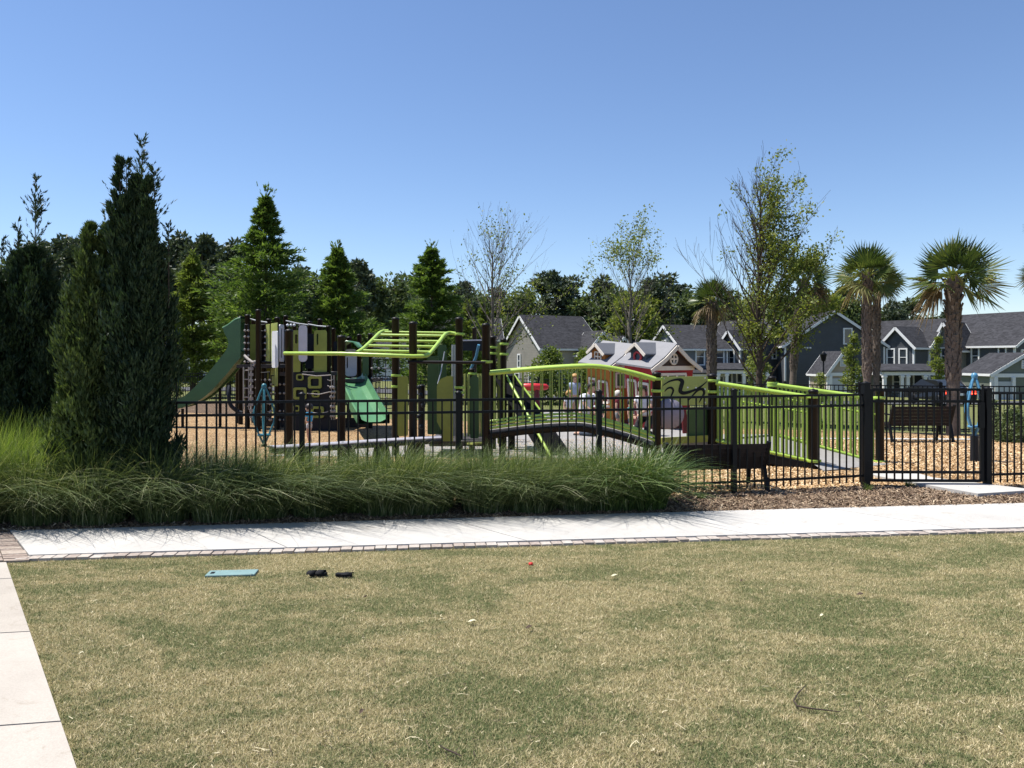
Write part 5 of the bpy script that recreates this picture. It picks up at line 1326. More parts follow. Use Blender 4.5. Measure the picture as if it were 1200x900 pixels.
def conifer(name, base, H, prof, nb, nf, fl, fw_, up, leaf, label, seed, trunk_r, cat='tree', group=None, spires=(), spread=0.10, inner=0.35, bark=None, z0=0.0, tops=()):
    """prof: (height fraction, radius) table; up: upward lean of the branches; spires: (dx, dy, top height, radius scale) for extra leaders"""
    rng = np.random.default_rng(seed)
    t = thing(name, base, label, cat, group)
    mb = MB(); mb.tube([Vector(base) + Vector((0,0,-0.1)), Vector(base) + Vector((0.02*H*0.2, 0, H*0.5)), Vector(base) + Vector((0, 0, H*0.97))], [trunk_r, trunk_r*0.6, trunk_r*0.08], 8)
    Cs, Ds, Ss = [], [], []
    hz, hr = zip(*prof)
    leaders = [(0, 0, H, 1.0)] + list(spires)
    nbs = [int(nb*(l[2]/H)**1.5*l[3]) for l in leaders]
    for (dx, dy, Hl, rs), nbl in zip(leaders, nbs):
        f = z0/H + (1 - z0/H)*rng.random(nbl)**0.9 if z0 else rng.random(nbl)**1.05
        R_ = np.interp(f, hz, hr)*rs*(0.42 + 0.72*rng.random(nbl)**0.7)
        lob = 1 + 0.16*np.sin(rng.random(nbl)*6.28)
        az = rng.random(nbl)*2*np.pi
        R_ = R_*(1 + 0.17*np.sin(az*3 + f*9 + seed) + 0.10*np.sin(az*5 - f*17))
        u_ = up*(0.75 + 0.5*rng.random(nbl))
        st = np.stack([np.full(nbl, dx) , np.full(nbl, dy), np.maximum(0.0, f*Hl - R_*u_*0.55)], 1)
        tip = np.stack([dx + np.cos(az)*R_, dy + np.sin(az)*R_, f*Hl + R_*u_*0.45], 1)
        tip[:, 2] = np.minimum(tip[:, 2], Hl*1.01)
        for q in range(0, nbl, 5):
            mb.tube([Vector(base) + Vector(st[q]), Vector(base) + Vector(st[q]*0.4 + tip[q]*0.6)], [trunk_r*0.16, trunk_r*0.05], 3, False)
        s = inner + (1 - inner)*rng.random((nbl, nf))**0.75
        P = st[:, None, :]*(1 - s[..., None]) + tip[:, None, :]*s[..., None]
        sc = np.clip(R_/max(hr), 0.12, 1)[:, None, None]
        P = P + rng.normal(0, 1, (nbl, nf, 3))*spread*np.array([1, 1, 1.0 if up > 1 else 0.45])*sc*(1.15 - 0.85*s[..., None])
        bd = unit(tip - st)[:, None, :]
        D = bd + rng.normal(0, 0.42, (nbl, nf, 3)) + np.array([0, 0, 0.25*up])
        Cs.append(P.reshape(-1, 3)); Ds.append(D.reshape(-1, 3)); Ss.append(np.ones(nbl*nf))
        if dx or dy: mb.tube([Vector(base) + Vector((dx*0.3, dy*0.3, Hl*0.1)), Vector(base) + Vector((dx, dy, Hl*0.5)), Vector(base) + Vector((dx, dy, Hl*0.98))], [trunk_r*0.5, trunk_r*0.35, trunk_r*0.06], 6)
    # wispy shoots at the tops
    for (dx, dy, zt, zb, n_) in tops:
        zs = zb + (zt - zb)*rng.random(n_); r_ = (zt - zs)*0.22 + 0.01
        az = rng.random(n_)*2*np.pi
        for k in range(n_):
            b0 = np.array([dx, dy, zs[k]]); d = np.array([math.cos(az[k])*0.7, math.sin(az[k])*0.7, 1.0]); L = (0.16 + 0.22*rng.random())*max(0.3, min(1, (zt-zs[k])*1.8)) * (H/4.4)
            m_ = 22; Ss.append(np.full(m_, 0.68)); ss = rng.random(m_)[:, None]
            Cs.append(b0 + d*L*ss + rng.normal(0, 0.006*H/4.4, (m_, 3))); Ds.append(d + rng.normal(0, 0.28, (m_, 3)))
        mb.tube([Vector(base) + Vector((dx, dy, zb - 0.3)), Vector(base) + Vector((dx, dy, zt))], [trunk_r*0.14, trunk_r*0.03], 4)
    C = np.concatenate(Cs) + np.array(base); D = np.concatenate(Ds); n = len(C); S = np.concatenate(Ss)
    C[:, 2] = np.maximum(C[:, 2], base[2] + 0.02)
    build(mb, 'trunk', bark or M_bark, t)
    cl = np.clip(rng.random(n)*0.75 + 0.25*rng.random(n), 0, 1)
    quadmesh('crown', leaf_quads(C, D, S*fl*(0.6 + 0.8*rng.random(n)), S*fw_*(0.6 + 0.8*rng.random(n)), rng), leaf, t, cl)
    return t
def top_of(px, py, Y): return W(px, py, Y)
# dark conifers in the left bed
b = Vector((at(160, 8.42).x, 8.42, 0)); Hc = W(170, 168, 8.42).z
conifer('conifer', b, Hc*0.90, [(0, 0.18), (0.08, 0.29), (0.25, 0.34), (0.45, 0.335), (0.62, 0.29), (0.76, 0.23), (0.88, 0.15), (0.95, 0.07), (1, 0.01)], 320, 230, 0.075, 0.017, 2.1, L_jun,
        'tallest dark conifer with a wispy pointed top in the left bed', 21, 0.09, spires=((0.24, 0.05, 3.0, 0.55), (-0.13, -0.1, 3.85, 0.5), (0.17, -0.12, 3.65, 0.42)), spread=0.10, tops=((0.06, 0, Hc, Hc*0.80, 44), (-0.06, -0.1, Hc*0.945, Hc*0.80, 18), (0.24, -0.1, Hc*0.92, Hc*0.78, 16), (0.34, 0.02, 3.2, 2.6, 14)))
b = Vector((at(106, 8.35).x, 8.35, 0)); H2 = W(115, 250, 8.35).z
conifer('conifer', b, H2*0.95, [(0, 0.24), (0.1, 0.34), (0.3, 0.36), (0.55, 0.31), (0.75, 0.21), (0.9, 0.11), (1, 0.01)], 230, 220, 0.075, 0.017, 1.9, L_jun2,
        'shorter bushy conifer with lighter green sprays, left of the tallest conifer', 22, 0.07, spires=((0.14, 0.05, 3.2, 0.6), (-0.14, -0.05, 2.3, 0.6)), spread=0.10, tops=((0.13, 0.05, H2, H2*0.80, 16), (0.02, -0.1, H2*0.93, H2*0.75, 20)))
b = Vector((at(34, 9.9).x, 9.9, 0)); H3 = W(42, 208, 9.9).z
conifer('conifer', b, H3*0.76, [(0, 0.36), (0.1, 0.50), (0.3, 0.52), (0.6, 0.44), (0.8, 0.33), (0.92, 0.20), (1, 0.03)], 280, 230, 0.08, 0.018, 2.0, L_jun,
        'dark conifer at the left edge with a thin feathery leader', 23, 0.09, spires=((0.10, 0, 3.2, 0.42), (-0.25, 0.1, 2.9, 0.7), (0.3, 0, 2.7, 0.6)), spread=0.10, tops=((0.08, 0, H3, H3*0.60, 60), (-0.14, 0, H3*0.86, H3*0.66, 30), (-0.35, 0, H3*0.80, H3*0.6, 20)))
b = Vector((at(-30, 9.6).x, 9.6, 0))
conifer('conifer', b, 3.1, [(0, 0.36), (0.3, 0.55), (0.6, 0.44), (0.8, 0.30), (1, 0.03)], 220, 220, 0.08, 0.018, 2.0, L_jun,
        'dark conifer cut off by the left edge of the photo', 24, 0.09, spires=((0.3, 0, 2.6, 0.6),), spread=0.10, tops=((0.05, 0, 3.4, 2.6, 25),))
# feathery bald cypresses at the back of the playground
for px, pt, Y, hw, nb, leaf, lab, sd in ((311, 222, 35.5, 46, 620, L_cyp, 'tall feathery green conifer with a bare tip rising above the slide tower', 31), (396, 285, 36, 40, 520, L_cyp, 'rounder green conifer behind the front rail of the climbing frame', 32),
                                         (506, 284, 38, 42, 520, L_cyp, 'green conifer with a thin tip behind the overhead ladder', 33), (226, 296, 39, 32, 420, L_cyp2, 'loose pale green conifer between the tall dark one and the slide', 34), (268, 335, 43, 30, 300, L_cyp2, 'yellow green conifer partly hidden left of the tall feathery one', 35), (548, 352, 44, 22, 200, L_cyp2, 'small pale conifer half hidden right of the overhead ladder', 36), (568, 350, 46, 16, 200, L_cyp2, 'yellow green bushy conifer behind the tall brown posts', 37)):
    bb = at(px, Y); H_ = W(px, pt, Y).z - bb.z; r_ = 1.22*hw*Y/F; q_ = [0.8 + 0.4*((sd*37 + k*53) % 17)/16 for k in range(8)]
    conifer('cypress_tree', bb, H_*0.96, [(0, r_*0.7), (0.18, r_*0.95*q_[0]), (0.30, r_*q_[1]), (0.42, r_*0.92*q_[2]), (0.55, r_*0.80*q_[3]), (0.68, r_*0.62*q_[4]), (0.82, r_*0.40*q_[5]), (0.92, r_*0.2*q_[6]), (1, 0.03)], int(nb*0.6), 100, 0.22, 0.06, 0.18, leaf, lab, sd, 0.17, group='feathery conifers behind the playground', spread=0.34, inner=0.12, z0=H_*0.10, tops=((0, 0, H_, H_*0.80, 16),))

# broadleaf trees with open branching
def branch_tree(name, base, H, label, seed, leaf, leaf_n, leaf_s, leafy, spread=0.45, trunk_r=0.11, levels=4, cat='tree', bark=None, nmain=22, z0=0.25, leafW=0.55, group=None, lm=1.0, asc=1.0):
    rng = random.Random(seed); nr = np.random.default_rng(seed)
    t = thing(name, base, label, cat, group); mb = MB(); tips = []
    def limb(p, d, L, r, lev):
        pts = [p]; q = Vector(p); dd = Vector(d)
        n = 4 if lev < 3 else 3
        for i in range(n):
            dd = (dd + Vector((rng.gauss(0, .09), rng.gauss(0, .09), 0.06*asc))).normalized(); q = q + dd*L/n; pts.append(q.copy())
        mb.tube(pts, [max(0.004, r*(1 - 0.75*i/n)) for i in range(n+1)], 6 if lev < 2 else 3, False)
        tips.append((pts[-1], dd.copy(), lev))
        if lev >= 2: tips.append((pts[-2], dd.copy(), lev)); tips.append((pts[-3], dd.copy(), lev))
        if lev >= levels: return
        for k in range(rng.randint(4, 6) if lev < 2 else rng.randint(2, 4)):
            i = rng.randint(1, n); a = rng.uniform(0, 6.28); s = Vector((math.cos(a), math.sin(a), 0.15))
            nd = (dd + s*rng.uniform(0.25, 0.55)).normalized(); limb(pts[i], nd, L*rng.uniform(0.36, 0.60), r*(1 - 0.75*i/n)*0.62 + 0.002, lev + 1)
    tr = [Vector(base) + Vector((0, 0, -0.1))]; 
    for i in range(1, 8): tr.append(Vector(base) + Vector((rng.gauss(0, 0.006*H), rng.gauss(0, 0.006*H), H*0.97*i/7)))
    mb.tube(tr, [trunk_r*(1 - 0.93*i/7)**0.9 for i in range(8)], 8)
    for k in range(nmain):
        f = z0 + (0.93 - z0)*(k/nmain)**0.85; i = min(6, int(f*7)); p = tr[i].lerp(tr[i+1], f*7 - i)
        a = k*2.4 + rng.uniform(-.4, .4); e = 1.1 + 0.9*f
        d = Vector((math.cos(a), math.sin(a), e*asc)).normalized()
        L = H*spread*(1.0 - f*0.72)*rng.uniform(0.75, 1.1)
        limb(p, d, L, trunk_r*0.34*(1 - f*0.7), 1)
    build(mb, 'trunk', bark or M_barkg, t)
    C, D = [], []
    o = Vector(base)
    for p, d, lev in tips:
        pr = leafy((p.x - o.x), (p.y - o.y), (p.z - o.z)/H, rng)
        if rng.random() > pr: continue
        n = rng.randint(int(leaf_n*0.5), int(leaf_n*1.4))
        C.append(np.array(p) + nr.normal(0, leaf_s*2.2*lm, (n, 3))); D.append(nr.normal(0, 1, (n, 3)) + np.array([0, 0, -0.3]))
    if C:
        C = np.concatenate(C); D = np.concatenate(D); n = len(C)
        quadmesh('crown', leaf_quads(C, D, leaf_s*(0.6 + 0.8*nr.random(n)), leaf_s*leafW*(0.6 + 0.8*nr.random(n)), nr), leaf, t, nr.random(n))
    return t
b = at(890, 24); H_ = W(890, 212, 24).z - b.z
def lf_main(x, y, f, r):
    v = 0.03 + 0.42*max(0, min(1, (x + 0.2)/0.9))*(1 if f < 0.74 else 0.35)
    if f < 0.55: v = max(v, 0.16 + 0.3*(x > -0.4))
    if f > 0.40 and x < -0.2: v *= 0.10
    return v
branch_tree('tree', b, H_, 'large half bare tree with fresh leaves mostly on its right side', 41, L_spring, 26, 0.10, lf_main, 0.44, 0.12, 3, nmain=56, z0=0.14, asc=1.05, lm=0.62, bark=M_bark)
b = at(577, 41); H_ = W(577, 276, 41).z - b.z
branch_tree('tree', b, H_, 'nearly bare grey tree standing left of the tan house', 42, L_spring, 10, 0.14, lambda x, y, f, r: 0.04 + (0.30 if (x > 0.4 and f < 0.8) else 0) + (0.5 if f < 0.42 else 0), 0.62, 0.15, 3, nmain=30, z0=0.22, asc=0.85, lm=0.7)
b = at(739, 44); H_ = W(739, 292, 44).z - b.z
branch_tree('tree', b, H_, 'half bare tree with yellow green leaves behind the orange playhouse', 43, L_spring, 12, 0.15, lambda x, y, f, r: 0.06 + 0.14*(f > 0.92) + 0.55*(f < 0.48), 0.58, 0.15, 3, nmain=30, z0=0.2, asc=0.9, lm=0.7)
# small leafy street trees and shrubs
def bushy(name, px, Y, top, hw, leaf, label, seed, n=2600, base_f=0.12, ls=0.16, cat='tree', group=None, py0=None):
    nr = np.random.default_rng(seed); b = at(px, Y); H = W(px, top, Y).z - b.z; r = hw*Y/F
    t = thing(name, b, label, cat, group)
    mb = MB(); mb.tube([b + Vector((0,0,-.1)), b + Vector((0.03, 0, H*0.5)), b + Vector((0, 0, H*0.85))], [0.07, 0.05, 0.015], 6)
    nc = 46; cz = base_f + (1 - base_f)*nr.random(nc); rad = np.sin(np.clip((cz - base_f)/(1 - base_f)*0.92 + 0.12, 0, 1)*np.pi)**0.7
    az = nr.random(nc)*2*np.pi; q = rad*r*np.sqrt(nr.random(nc))*0.9
    cc = np.stack([np.cos(az)*q, np.sin(az)*q, cz*H*0.95], 1); cr = r*(0.16 + 0.24*nr.random(nc))
    for k in range(0, nc, 3): mb.tube([b + Vector((0, 0, max(0.1, cc[k][2]*0.6))), b + Vector(cc[k])], [0.025, 0.006], 4, False)
    build(mb, 'trunk', M_bark, t)
    k = nr.integers(0, nc, n); dv = unit(nr.normal(size=(n, 3))); C = cc[k] + dv*cr[k][:, None]*(0.4 + 0.7*nr.random(n))[:, None] + np.array(b)
    C[:, 2] = np.maximum(C[:, 2], b.z + 0.03)
    quadmesh('crown', leaf_quads(C, dv + nr.normal(0, 0.8, (n, 3)), ls*(0.6 + 0.8*nr.random(n)), ls*0.6*(0.6 + 0.8*nr.random(n)), nr), leaf, t, np.clip(0.15*nr.random(nc)[k] + 0.85*nr.random(n), 0, 1))
bushy('tree', 1000, 55, 391, 15, L_spring, 'small bright leafy street tree right of the beige garage front', 51, 2600)
bushy('tree', 1100, 56, 392, 11, L_spring, 'small leafy street tree behind the trunk of the tallest palm', 52, 1800)
bushy('tree', 887, 50, 410, 20, L_spring, 'low leafy tree behind the trunk of the large half bare tree', 53, 2200)
bushy('shrub', 961, 50, 437, 12, L_spring, 'low bright shrub beside the street lamp', 54, 900, 0.02, 0.12, 'shrub')
bushy('shrub', 622, 40, 404, 0.1, L_oak, 'x', 55, 10) if False else None
bushy('shrub', 645, 39, 408, 26, L_cyp2, 'rounded green shrub in front of the tan house, the left of two', 56, 3600, 0.02, 0.15, 'shrub', 'shrubs before the tan house')
bushy('shrub', 683, 42, 410, 24, L_cyp2, 'rounded green shrub before the tan house, the right of two beside the orange playhouse', 57, 3200, 0.02, 0.15, 'shrub', 'shrubs before the tan house')
bushy('shrub', 207, 40, 432, 9, L_cyp2, 'small shrub by the fence under the pale green conifer', 58, 700, 0.02, 0.12, 'shrub')
bushy('shrub', 1188, 17.4, 482, 26, L_oak, 'dark leafy shrub behind the fence at the right edge', 59, 2600, 0.02, 0.06, 'shrub')
bushy('shrub', 1165, 18.0, 470, 12, L_oak, 'thin shrub between the blue spinner and the right edge', 60, 900, 0.02, 0.05, 'shrub')
bushy('shrub', 955, 20.6, 488, 12, L_oak, 'low shrub beyond the ramp rails', 61, 700, 0.02, 0.06, 'shrub')

# palms
L_palm = leafmat('palm_leaf', [(0, (0.035, 0.060, 0.018)), (0.5, (0.070, 0.105, 0.030)), (0.85, (0.13, 0.155, 0.045)), (1, (0.24, 0.22, 0.08))], 0.34, 0.4)
L_dry = leafmat('dry_palm_leaf', [(0, (0.10, 0.065, 0.035)), (0.6, (0.20, 0.14, 0.08)), (1, (0.33, 0.25, 0.15))], 0.25)
M_boot = paint('palm_bark', (0.155, 0.125, 0.105), 0.9, 0.35, 14, 0.1, 0, 0.6)
def palm(base, ztop, tr, R_, label, seed, ndead=6, lean=0.0, nfr=36, dead_az=None):
    rng = random.Random(seed); nr = np.random.default_rng(seed)
    t = thing('palm_tree', base, label, 'palm', 'cabbage palms by the playground'); b = Vector(base)
    H = ztop - b.z
    ax = lambda f: b + Vector((lean*f*f, 0, H*f))
    mb = MB(); mb.tube([ax(f/8) - Vector((0,0,0.1 if f == 0 else 0)) for f in range(9)], [tr*(1.05 - 0.12*math.sin(f/8*3.1)) for f in range(9)], 14)
    # old leaf bases in a criss-cross over the upper part
    n = int(H*0.62/0.085)
    for i in range(n):
        f = 0.36 + 0.64*i/n; z = ax(f)
        for k in range(7):
            if rng.random() < 0.12: continue
            a = k*2*math.pi/7 + (i % 2)*math.pi/7 + rng.uniform(-.12, .12); d = Vector((math.cos(a), math.sin(a), 0)); s = Vector((-d.y, d.x, 0))
            r0 = tr*0.98; L = 0.16 + 0.07*rng.random(); tl = s*rng.choice((-1, 1))*0.05
            p0 = z + d*r0; p1 = z + d*(r0 + tr*(0.06 + (0.15 + 0.55*f*f)*rng.random()*f)) + Vector((0, 0, L)) + tl
            mb.bar(p0, p1, min(0.075, tr*0.5), 0.02, up=d)
    build(mb, 'trunk', M_boot, t)
    top = ax(1.0)
    V, rn = [], []; VD, rd = [], []; st = MB()
    for i in range(nfr):
        a = i*2.39996 + rng.uniform(-.2, .2); u = (i + 0.5)/nfr
        el = 1.50 - 2.15*u**1.05 + rng.uniform(-.12, .12); dead = False
        if i >= nfr - ndead:
            dead = True; el = -0.35 - 0.45*rng.random()
            if dead_az is not None: a = dead_az + rng.uniform(-.5, .5)
        d = Vector((math.cos(a)*math.cos(el), math.sin(a)*math.cos(el), math.sin(el))); pl = R_*(0.34 + 0.18*rng.random())*(0.95 if not dead else 0.8)
        q = top + d*pl + Vector((0, 0, -0.05*pl*math.cos(el)))
        st.tube([top + Vector((0, 0, rng.uniform(-.1, .05))), top + d*pl*0.5 + Vector((0, 0, 0.02)), q], [0.02, 0.014, 0.01], 4, False)
        dn = (q - (top + d*pl*0.5)).normalized(); sd = dn.cross(Vector((0, 0, 1)));
        sd = sd.normalized() if sd.length > 0.05 else Vector((1, 0, 0)); nn = sd.cross(dn).normalized()
        roll = rng.uniform(-1.3, 1.3); sd2 = sd*math.cos(roll) + nn*math.sin(roll); nn = sd2.cross(dn)
        nl = 20; fl = R_*(0.54 + 0.16*rng.random()); rv = rng.random()
        for k in range(nl):
            th = (k/(nl-1) - 0.5)*2.7; dr = dn*math.cos(th) + sd2*math.sin(th)
            L = fl*(0.45 + 0.55*math.cos(th*0.75))*rng.uniform(0.85, 1.10); w_ = 0.017*R_/0.9
            m1 = q + dr*L*0.5 - nn*0.06*L*0 + Vector((0, 0, -0.03*L)); dp = ((0.05 + 0.30*max(0, u - 0.45)) if not dead else 0.5)*rng.uniform(0.5, 1.6)
            e = q + dr*L*0.97 + Vector((0, 0, -dp*L)); ws = dr.cross(nn).normalized()*w_
            fold = nn*w_*0.5*(1 if k % 2 else -1)
            q4 = [(q, m1 - ws + fold, m1 + ws - fold, q), ]
            (VD if dead else V).append([q - ws*0.15, m1 - ws + fold, e, m1 + ws - fold]); (rd if dead else rn).append(min(1, max(0, 0.65*rv + 0.45*rng.random() + (0.25 if u > 0.72 else -0.08))))
    build(st, 'stems', M_olive, t)
    quadmesh('fronds', np.array([[tuple(p) for p in f] for f in V]), L_palm, t, np.array(rn))
    if VD: quadmesh('dry_fronds', np.array([[tuple(p) for p in f] for f in VD]), L_dry, t, np.array(rd))
    return t
def palm_at(px, Y, py_top, trpx, crpx, label, seed, **kw):
    b = at(px, Y); return palm(b, W(px, py_top, Y).z, trpx/2*Y/F, crpx*Y/F, label, seed, **kw)
palm_at(1117, 19.6, 330, 15, 58, 'tallest palm with a wide crown and one brown drooping frond', 61, ndead=4, dead_az=math.pi)
palm_at(1016, 20.6, 325, 9, 44, 'palm with a full green crown left of the tallest palm', 62, ndead=1)
palm_at(1027, 22.6, 333, 7, 32, 'thinner palm standing close behind the left of the two large palms', 63, ndead=2, nfr=24)
palm_at(834, 26, 354, 10, 32, 'slender palm left of the large half bare tree', 64, ndead=6, nfr=34)
palm_at(928, 27, 330, 8, 38, 'palm with brown hanging fronds hidden behind the large half bare tree', 65, ndead=12, nfr=34, lean=0.45, dead_az=0.3)
palm_at(1227, 20.5, 322, 14, 34, 'palm cut off by the right edge, its lower crown showing', 66, ndead=3, nfr=28)
palm_at(1236, 24.0, 268, 14, 36, 'taller palm cut off by the right edge', 67, ndead=8, nfr=28)

# far wood: each tree a copy of one of a few kinds
def pine_proto(seed, H, leaf, kind):
    nr = np.random.default_rng(seed); t = thing('pine_tree' if kind == 'pine' else 'broadleaf_tree', (0, 0, 0), 'x', 'tree', 'trees of the far wood')
    mb = MB(); mb.tube([(0, 0, -0.3), (0.1, 0, H*0.5), (0, 0.1, H*0.96)], [0.26, 0.18, 0.03], 7)
    C, D = [], []
    nc = 26 if kind == 'pine' else 34
    for k in range(nc):
        if kind == 'pine':
            f = 0.45 + 0.53*nr.random(); rr = H*0.18*math.sin(min(1, (1.05 - f)*1.9)*math.pi*0.5)*nr.random()**0.5; cr = H*(0.035 + 0.035*nr.random()); fl = 0.65
        else:
            f = 0.16 + 0.78*nr.random(); rr = H*0.30*math.sin(min(1, max(0.1, (1.08 - f)*1.25))*math.pi*0.62)*nr.random()**0.5; cr = H*(0.055 + 0.06*nr.random()); fl = 0.85
        a = nr.random()*6.283; c = np.array([math.cos(a)*rr, math.sin(a)*rr, f*H])
        mb.tube([(0, 0, max(1, f*H - rr*0.5)), tuple(c)], [0.07, 0.02], 4, False)
        n = 120; dv = unit(nr.normal(size=(n, 3))); C.append(c + dv*np.array([1, 1, fl])*cr*(0.35 + 0.75*nr.random(n))[:, None]); D.append(dv + nr.normal(0, 0.7, (n, 3)))
    C = np.concatenate(C); D = np.concatenate(D); n = len(C)
    build(mb, 'trunk', M_bark, t); s = 0.55 if kind == 'pine' else 0.5
    quadmesh('crown', leaf_quads(C, D, s*(0.6 + 0.8*nr.random(n)), s*0.5*(0.6 + 0.8*nr.random(n)), nr), leaf, t, nr.random(n), org=(0, 0, 0))
    return t
protos = {'pine': [pine_proto(71 + i, 15, L_pine, 'pine') for i in range(3)], 'leafy': [pine_proto(81 + i, 11, L_oak, 'leafy') for i in range(2)], 'yellow': [pine_proto(91, 10, L_spring, 'leafy')]}
HH = {'pine': 15.0, 'leafy': 11.0, 'yellow': 10.0}
ORDN = ['first', 'second', 'third', 'fourth', 'fifth', 'sixth', 'seventh', 'eighth', 'ninth', 'tenth', 'eleventh', 'twelfth', 'thirteenth', 'fourteenth', 'fifteenth', 'sixteenth', 'seventeenth', 'eighteenth', 'nineteenth', 'twentieth',
        'twenty-first', 'twenty-second', 'twenty-third', 'twenty-fourth', 'twenty-fifth', 'twenty-sixth', 'twenty-seventh', 'twenty-eighth', 'twenty-ninth', 'thirtieth', 'thirty-first', 'thirty-second', 'thirty-third', 'thirty-fourth', 'thirty-fifth', 'thirty-sixth', 'thirty-seventh', 'thirty-eighth', 'thirty-ninth', 'fortieth']
spots = []
rw = random.Random(99)
for px, top, k in ((-70, 300, 'pine'), (-25, 318, 'pine'), (14, 300, 'leafy'), (38, 276, 'pine'), (72, 280, 'pine'), (92, 277, 'pine'), (118, 300, 'pine'), (214, 276, 'pine'), (236, 272, 'pine'), (256, 278, 'pine'), (277, 284, 'pine'), (338, 314, 'leafy'), (361, 322, 'leafy'), (420, 303, 'pine'), (433, 312, 'pine'),
                   (444, 326, 'leafy'), (463, 320, 'leafy'), (478, 328, 'leafy'), (545, 328, 'pine'), (560, 336, 'leafy'), (598, 340, 'yellow'), (612, 334, 'leafy'), (634, 322, 'pine'), (652, 316, 'pine'), (668, 318, 'pine'), (690, 338, 'leafy'), (708, 326, 'pine'), (726, 332, 'leafy'), (748, 338, 'yellow'), (766, 324, 'pine'), (786, 316, 'pine'), (802, 340, 'leafy'), (822, 344, 'pine'), (846, 346, 'leafy'), (868, 340, 'leafy'),
                   (906, 338, 'leafy'), (932, 342, 'leafy'), (958, 338, 'yellow'), (984, 334, 'pine'), (1002, 344, 'leafy'), (1040, 356, 'leafy'), (1052, 348, 'pine'), (1068, 352, 'pine'), (1090, 366, 'leafy'), (1112, 362, 'pine'), (1160, 378, 'leafy'), (1215, 378, 'leafy')):
    spots.append((px, top, k, 100 + rw.uniform(-8, 14)))
for px, top, k in ((52, 300, 'leafy'), (84, 296, 'leafy'), (108, 292, 'pine'), (134, 302, 'pine'), (196, 288, 'pine'), (248, 296, 'leafy'), (300, 306, 'pine'), (324, 318, 'leafy'), (350, 308, 'pine'), (382, 316, 'leafy'), (404, 310, 'pine'), (488, 322, 'pine'), (520, 326, 'leafy'), (576, 332, 'pine')): spots.append((px, top, k, 112 + rw.uniform(-4, 8)))
for i in range(24):
    spots.append((-90 + i*57 + rw.uniform(-12, 12), 352 + rw.uniform(-8, 12) + (22 if i > 18 else 0), 'leafy', 118 + rw.uniform(-6, 10)))
for i in range(11): spots.append((-480 + i*36 + rw.uniform(-10, 10), 300 + rw.uniform(-14, 24), ('pine', 'leafy', 'pine')[i % 3], 104 + rw.uniform(-6, 10)))
used, seen_n = {}, {}
names = {'pine': 'dark pine', 'leafy': 'dull green broadleaf', 'yellow': 'yellow green broadleaf'}
MARKS = ((62, 'the leftmost conifers'), (205, 'the tallest dark conifer'), (300, 'the long green slide'), (420, 'the climbing tower'), (530, 'the overhead ladder'), (600, 'the grey bare tree'), (690, 'the tan house'), (835, 'the playhouses'), (930, 'the half bare tree'), (1000, 'the large navy house'), (1135, 'the palms'), (9999, 'the long roofed house'))
spots.sort(key=lambda s: s[0])
for px, top, k, Y in spots:
    i = used.get(k, 0); used[k] = i + 1
    pl_ = protos[k]; j = i % len(pl_)
    o = pl_[j] if i < len(pl_) else copy_tree(pl_[j])
    bb = at(px, Y); s_ = (W(px, top, Y).z - bb.z)/HH[k]
    o.location = bb; o.rotation_euler = (0, 0, rw.uniform(0, 6.28)); o.scale = (s_*rw.uniform(0.9, 1.15),)*2 + (s_,)
    if -15 < px < 1215:
        q = seen_n.get(k, 0); seen_n[k] = q + 1
        o['label'] = '%s %s tree from left in far wood, behind %s' % (ORDN[min(q, 39)], names[k], next(m for lim, m in MARKS if px < lim))
    else:
        o['label'] = '%s tree of the far wood beyond the %s edge of the photo' % (names[k], 'left' if px < 600 else 'right')
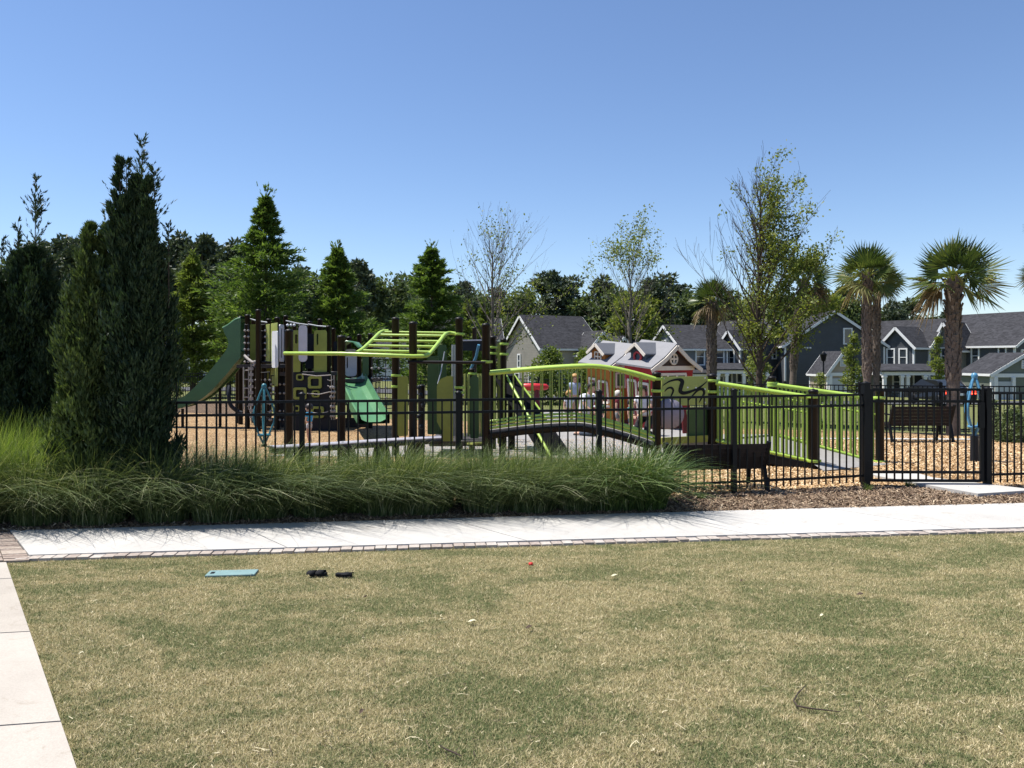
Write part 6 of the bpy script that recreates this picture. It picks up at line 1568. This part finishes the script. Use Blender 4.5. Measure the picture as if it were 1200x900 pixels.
# ------------------------------------------------------------------ ornamental grasses
L_gr = leafmat('ornamental_grass', [(0, (0.055, 0.090, 0.030)), (0.5, (0.115, 0.16, 0.055)), (0.82, (0.22, 0.26, 0.11)), (1, (0.46, 0.46, 0.30))], 0.35, 0.5)
L_gr2 = leafmat('feathery_grass', [(0, (0.065, 0.11, 0.026)), (0.6, (0.135, 0.20, 0.046)), (1, (0.25, 0.30, 0.10))], 0.4, 0.5)
L_gr4 = leafmat('bright_feathery_grass', [(0, (0.09, 0.15, 0.03)), (0.6, (0.18, 0.26, 0.055)), (1, (0.33, 0.38, 0.12))], 0.45, 0.5)
L_gr3 = leafmat('broad_grass', [(0, (0.05, 0.095, 0.025)), (0.6, (0.10, 0.16, 0.042)), (0.9, (0.20, 0.26, 0.09)), (1, (0.50, 0.52, 0.36))], 0.35, 0.4)
def grass_clump(name, c, r0, H, n, wid, leaf, label, seed, lean=(0.12, -0.05), arch=0.75, cat='ornamental grass', group=None):
    nr = np.random.default_rng(seed); t = thing(name, c, label, cat, group)
    a = nr.random(n)*2*np.pi; q = r0*1.25*np.sqrt(nr.random(n)); root = np.stack([np.cos(a)*q*0.75, np.sin(a)*q*0.75, np.zeros(n)], 1)
    od = np.stack([np.cos(a + nr.normal(0, .8, n)), np.sin(a + nr.normal(0, .8, n)), np.zeros(n)], 1)*(0.25 + 0.75*q/r0)[:, None] + np.array([lean[0], lean[1], 0])*2.2
    L = H*(0.45 + 0.82*nr.random(n)); ar = arch*(0.35 + 1.25*nr.random(n))
    K = 6; pts = []
    for k in range(K+1):
        s = k/K; out = ar*s**1.8*0.72; z = s - 0.46*ar*s**2.8
        pts.append(root + od*(L*out)[:, None] + np.array([0, 0, 1])*(L*z*0.92)[:, None] + nr.normal(0, 0.004, (n, 3))*s)
    sd = unit(np.cross(od + 1e-5, np.array([0, 0, 1.0])) + nr.normal(0, 0.35, (n, 3)))
    V = []; wv_ = wid*(0.6 + 0.8*nr.random(n))
    for k in range(K):
        w0 = (wv_*(1 - (k/K)**2*0.85))[:, None]; w1 = (wv_*(1 - ((k+1)/K)**2*0.95))[:, None]
        V.append(np.stack([pts[k] - sd*w0/2, pts[k] + sd*w0/2, pts[k+1] + sd*w1/2, pts[k+1] - sd*w1/2], 1))
    V = np.concatenate(V) + np.array(c); rn = np.tile(nr.random(n)**1.25, K)
    V[..., 2] = np.maximum(V[..., 2], 0.012)
    quadmesh('blades', V, leaf, t, rn)
    mb = MB()
    for k in range(18):
        aa = k*2.4; rr = r0*0.6*math.sqrt(k/18); mb.tube([Vector(c) + Vector((math.cos(aa)*rr, math.sin(aa)*rr, 0)), Vector(c) + Vector((math.cos(aa)*rr*1.2, math.sin(aa)*rr*1.2, H*0.3))], [0.006, 0.003], 3, False)
    build(mb, 'dead_stems', M_brown_st, t)
    return t
M_brown_st = paint('dead_stem', (0.14, 0.10, 0.06), 0.9)
rg = random.Random(17)
xsg = [(-5.62, 0), (-5.05, 0), (-4.45, 0), (-3.85, 0), (-3.25, 0), (-2.68, 0), (-2.1, 0), (-1.5, 0), (-0.92, 0), (-0.35, 0), (0.22, 0), (0.75, 0)]
for i, (x_, _) in enumerate(xsg):
    x_ += rg.uniform(-.1, .1); yy = wf(x_) + 0.42 + rg.uniform(-.05, .10)
    Hh = (0.96, 0.98, 0.98, 0.96, 0.92, 0.88, 0.86, 0.86, 0.90, 0.88, 0.86, 0.80)[i]*rg.uniform(0.9, 1.08)
    grass_clump('grass_clump', Vector((x_, yy, 0)), 0.30, Hh, 3000, 0.0065, L_gr, '%s arching grass clump from the left along the walkway' % ORDN[i], 200 + i, lean=(0.22 + rg.uniform(-.14, .10), -0.02 + rg.uniform(-.06, .06)), arch=0.85, group='arching grass clumps along the walkway')
for i, x_ in enumerate((-5.9, -5.35, -3.3, -2.55, -1.75, -1.0, -0.2, 0.5)):
    yy = wf(x_) + 0.72 + rg.uniform(-.05, .05); tall = i < 2
    grass_clump('grass_clump', Vector((x_, yy + (0.25 if tall else 0), 0)), 0.34, 1.22 if tall else 0.84, 3000 if tall else 1900, 0.005, (L_gr4 if tall else L_gr2), ('leftmost tall bright feathery grass clump below the dark conifer', 'tall bright feathery grass clump, second from the left edge')[i] if tall else '%s feathery grass clump from the left in the back row by the fence' % ORDN[i-2], 240 + i, lean=(0.20, 0.0) if not tall else (0.12, -0.05), arch=0.6, group='feathery grass clumps in the back row')
for i, x_ in enumerate((1.18, 1.52)):
    yy = wf(x_) + 0.42
    grass_clump('grass_clump', Vector((x_, yy, 0)), 0.31, 0.88, 2000, 0.011, L_gr3, ('broad bladed fountain grass clump left of the bench, the left of two', 'broad bladed fountain grass clump at the right end, before the bench')[i], 260 + i, lean=(0.02, -0.03), arch=0.85, group='broad bladed grass clumps by the bench')
# small weeds by the gate post
for i, (px, py, lab) in enumerate(((1017, 575, 'small weed tuft at the foot of the hinge side gate post'), (1066, 571, 'small weed tuft beside the concrete gate path'), (822, 585, 'small grass tuft in the mulch under the bench'))):
    p = G(px, py); grass_clump('weed', Vector((p.x, p.y, 0)), 0.05, 0.14, 90, 0.006, L_gr2, lab, 280 + i, lean=(0, 0), arch=0.9, cat='weed')
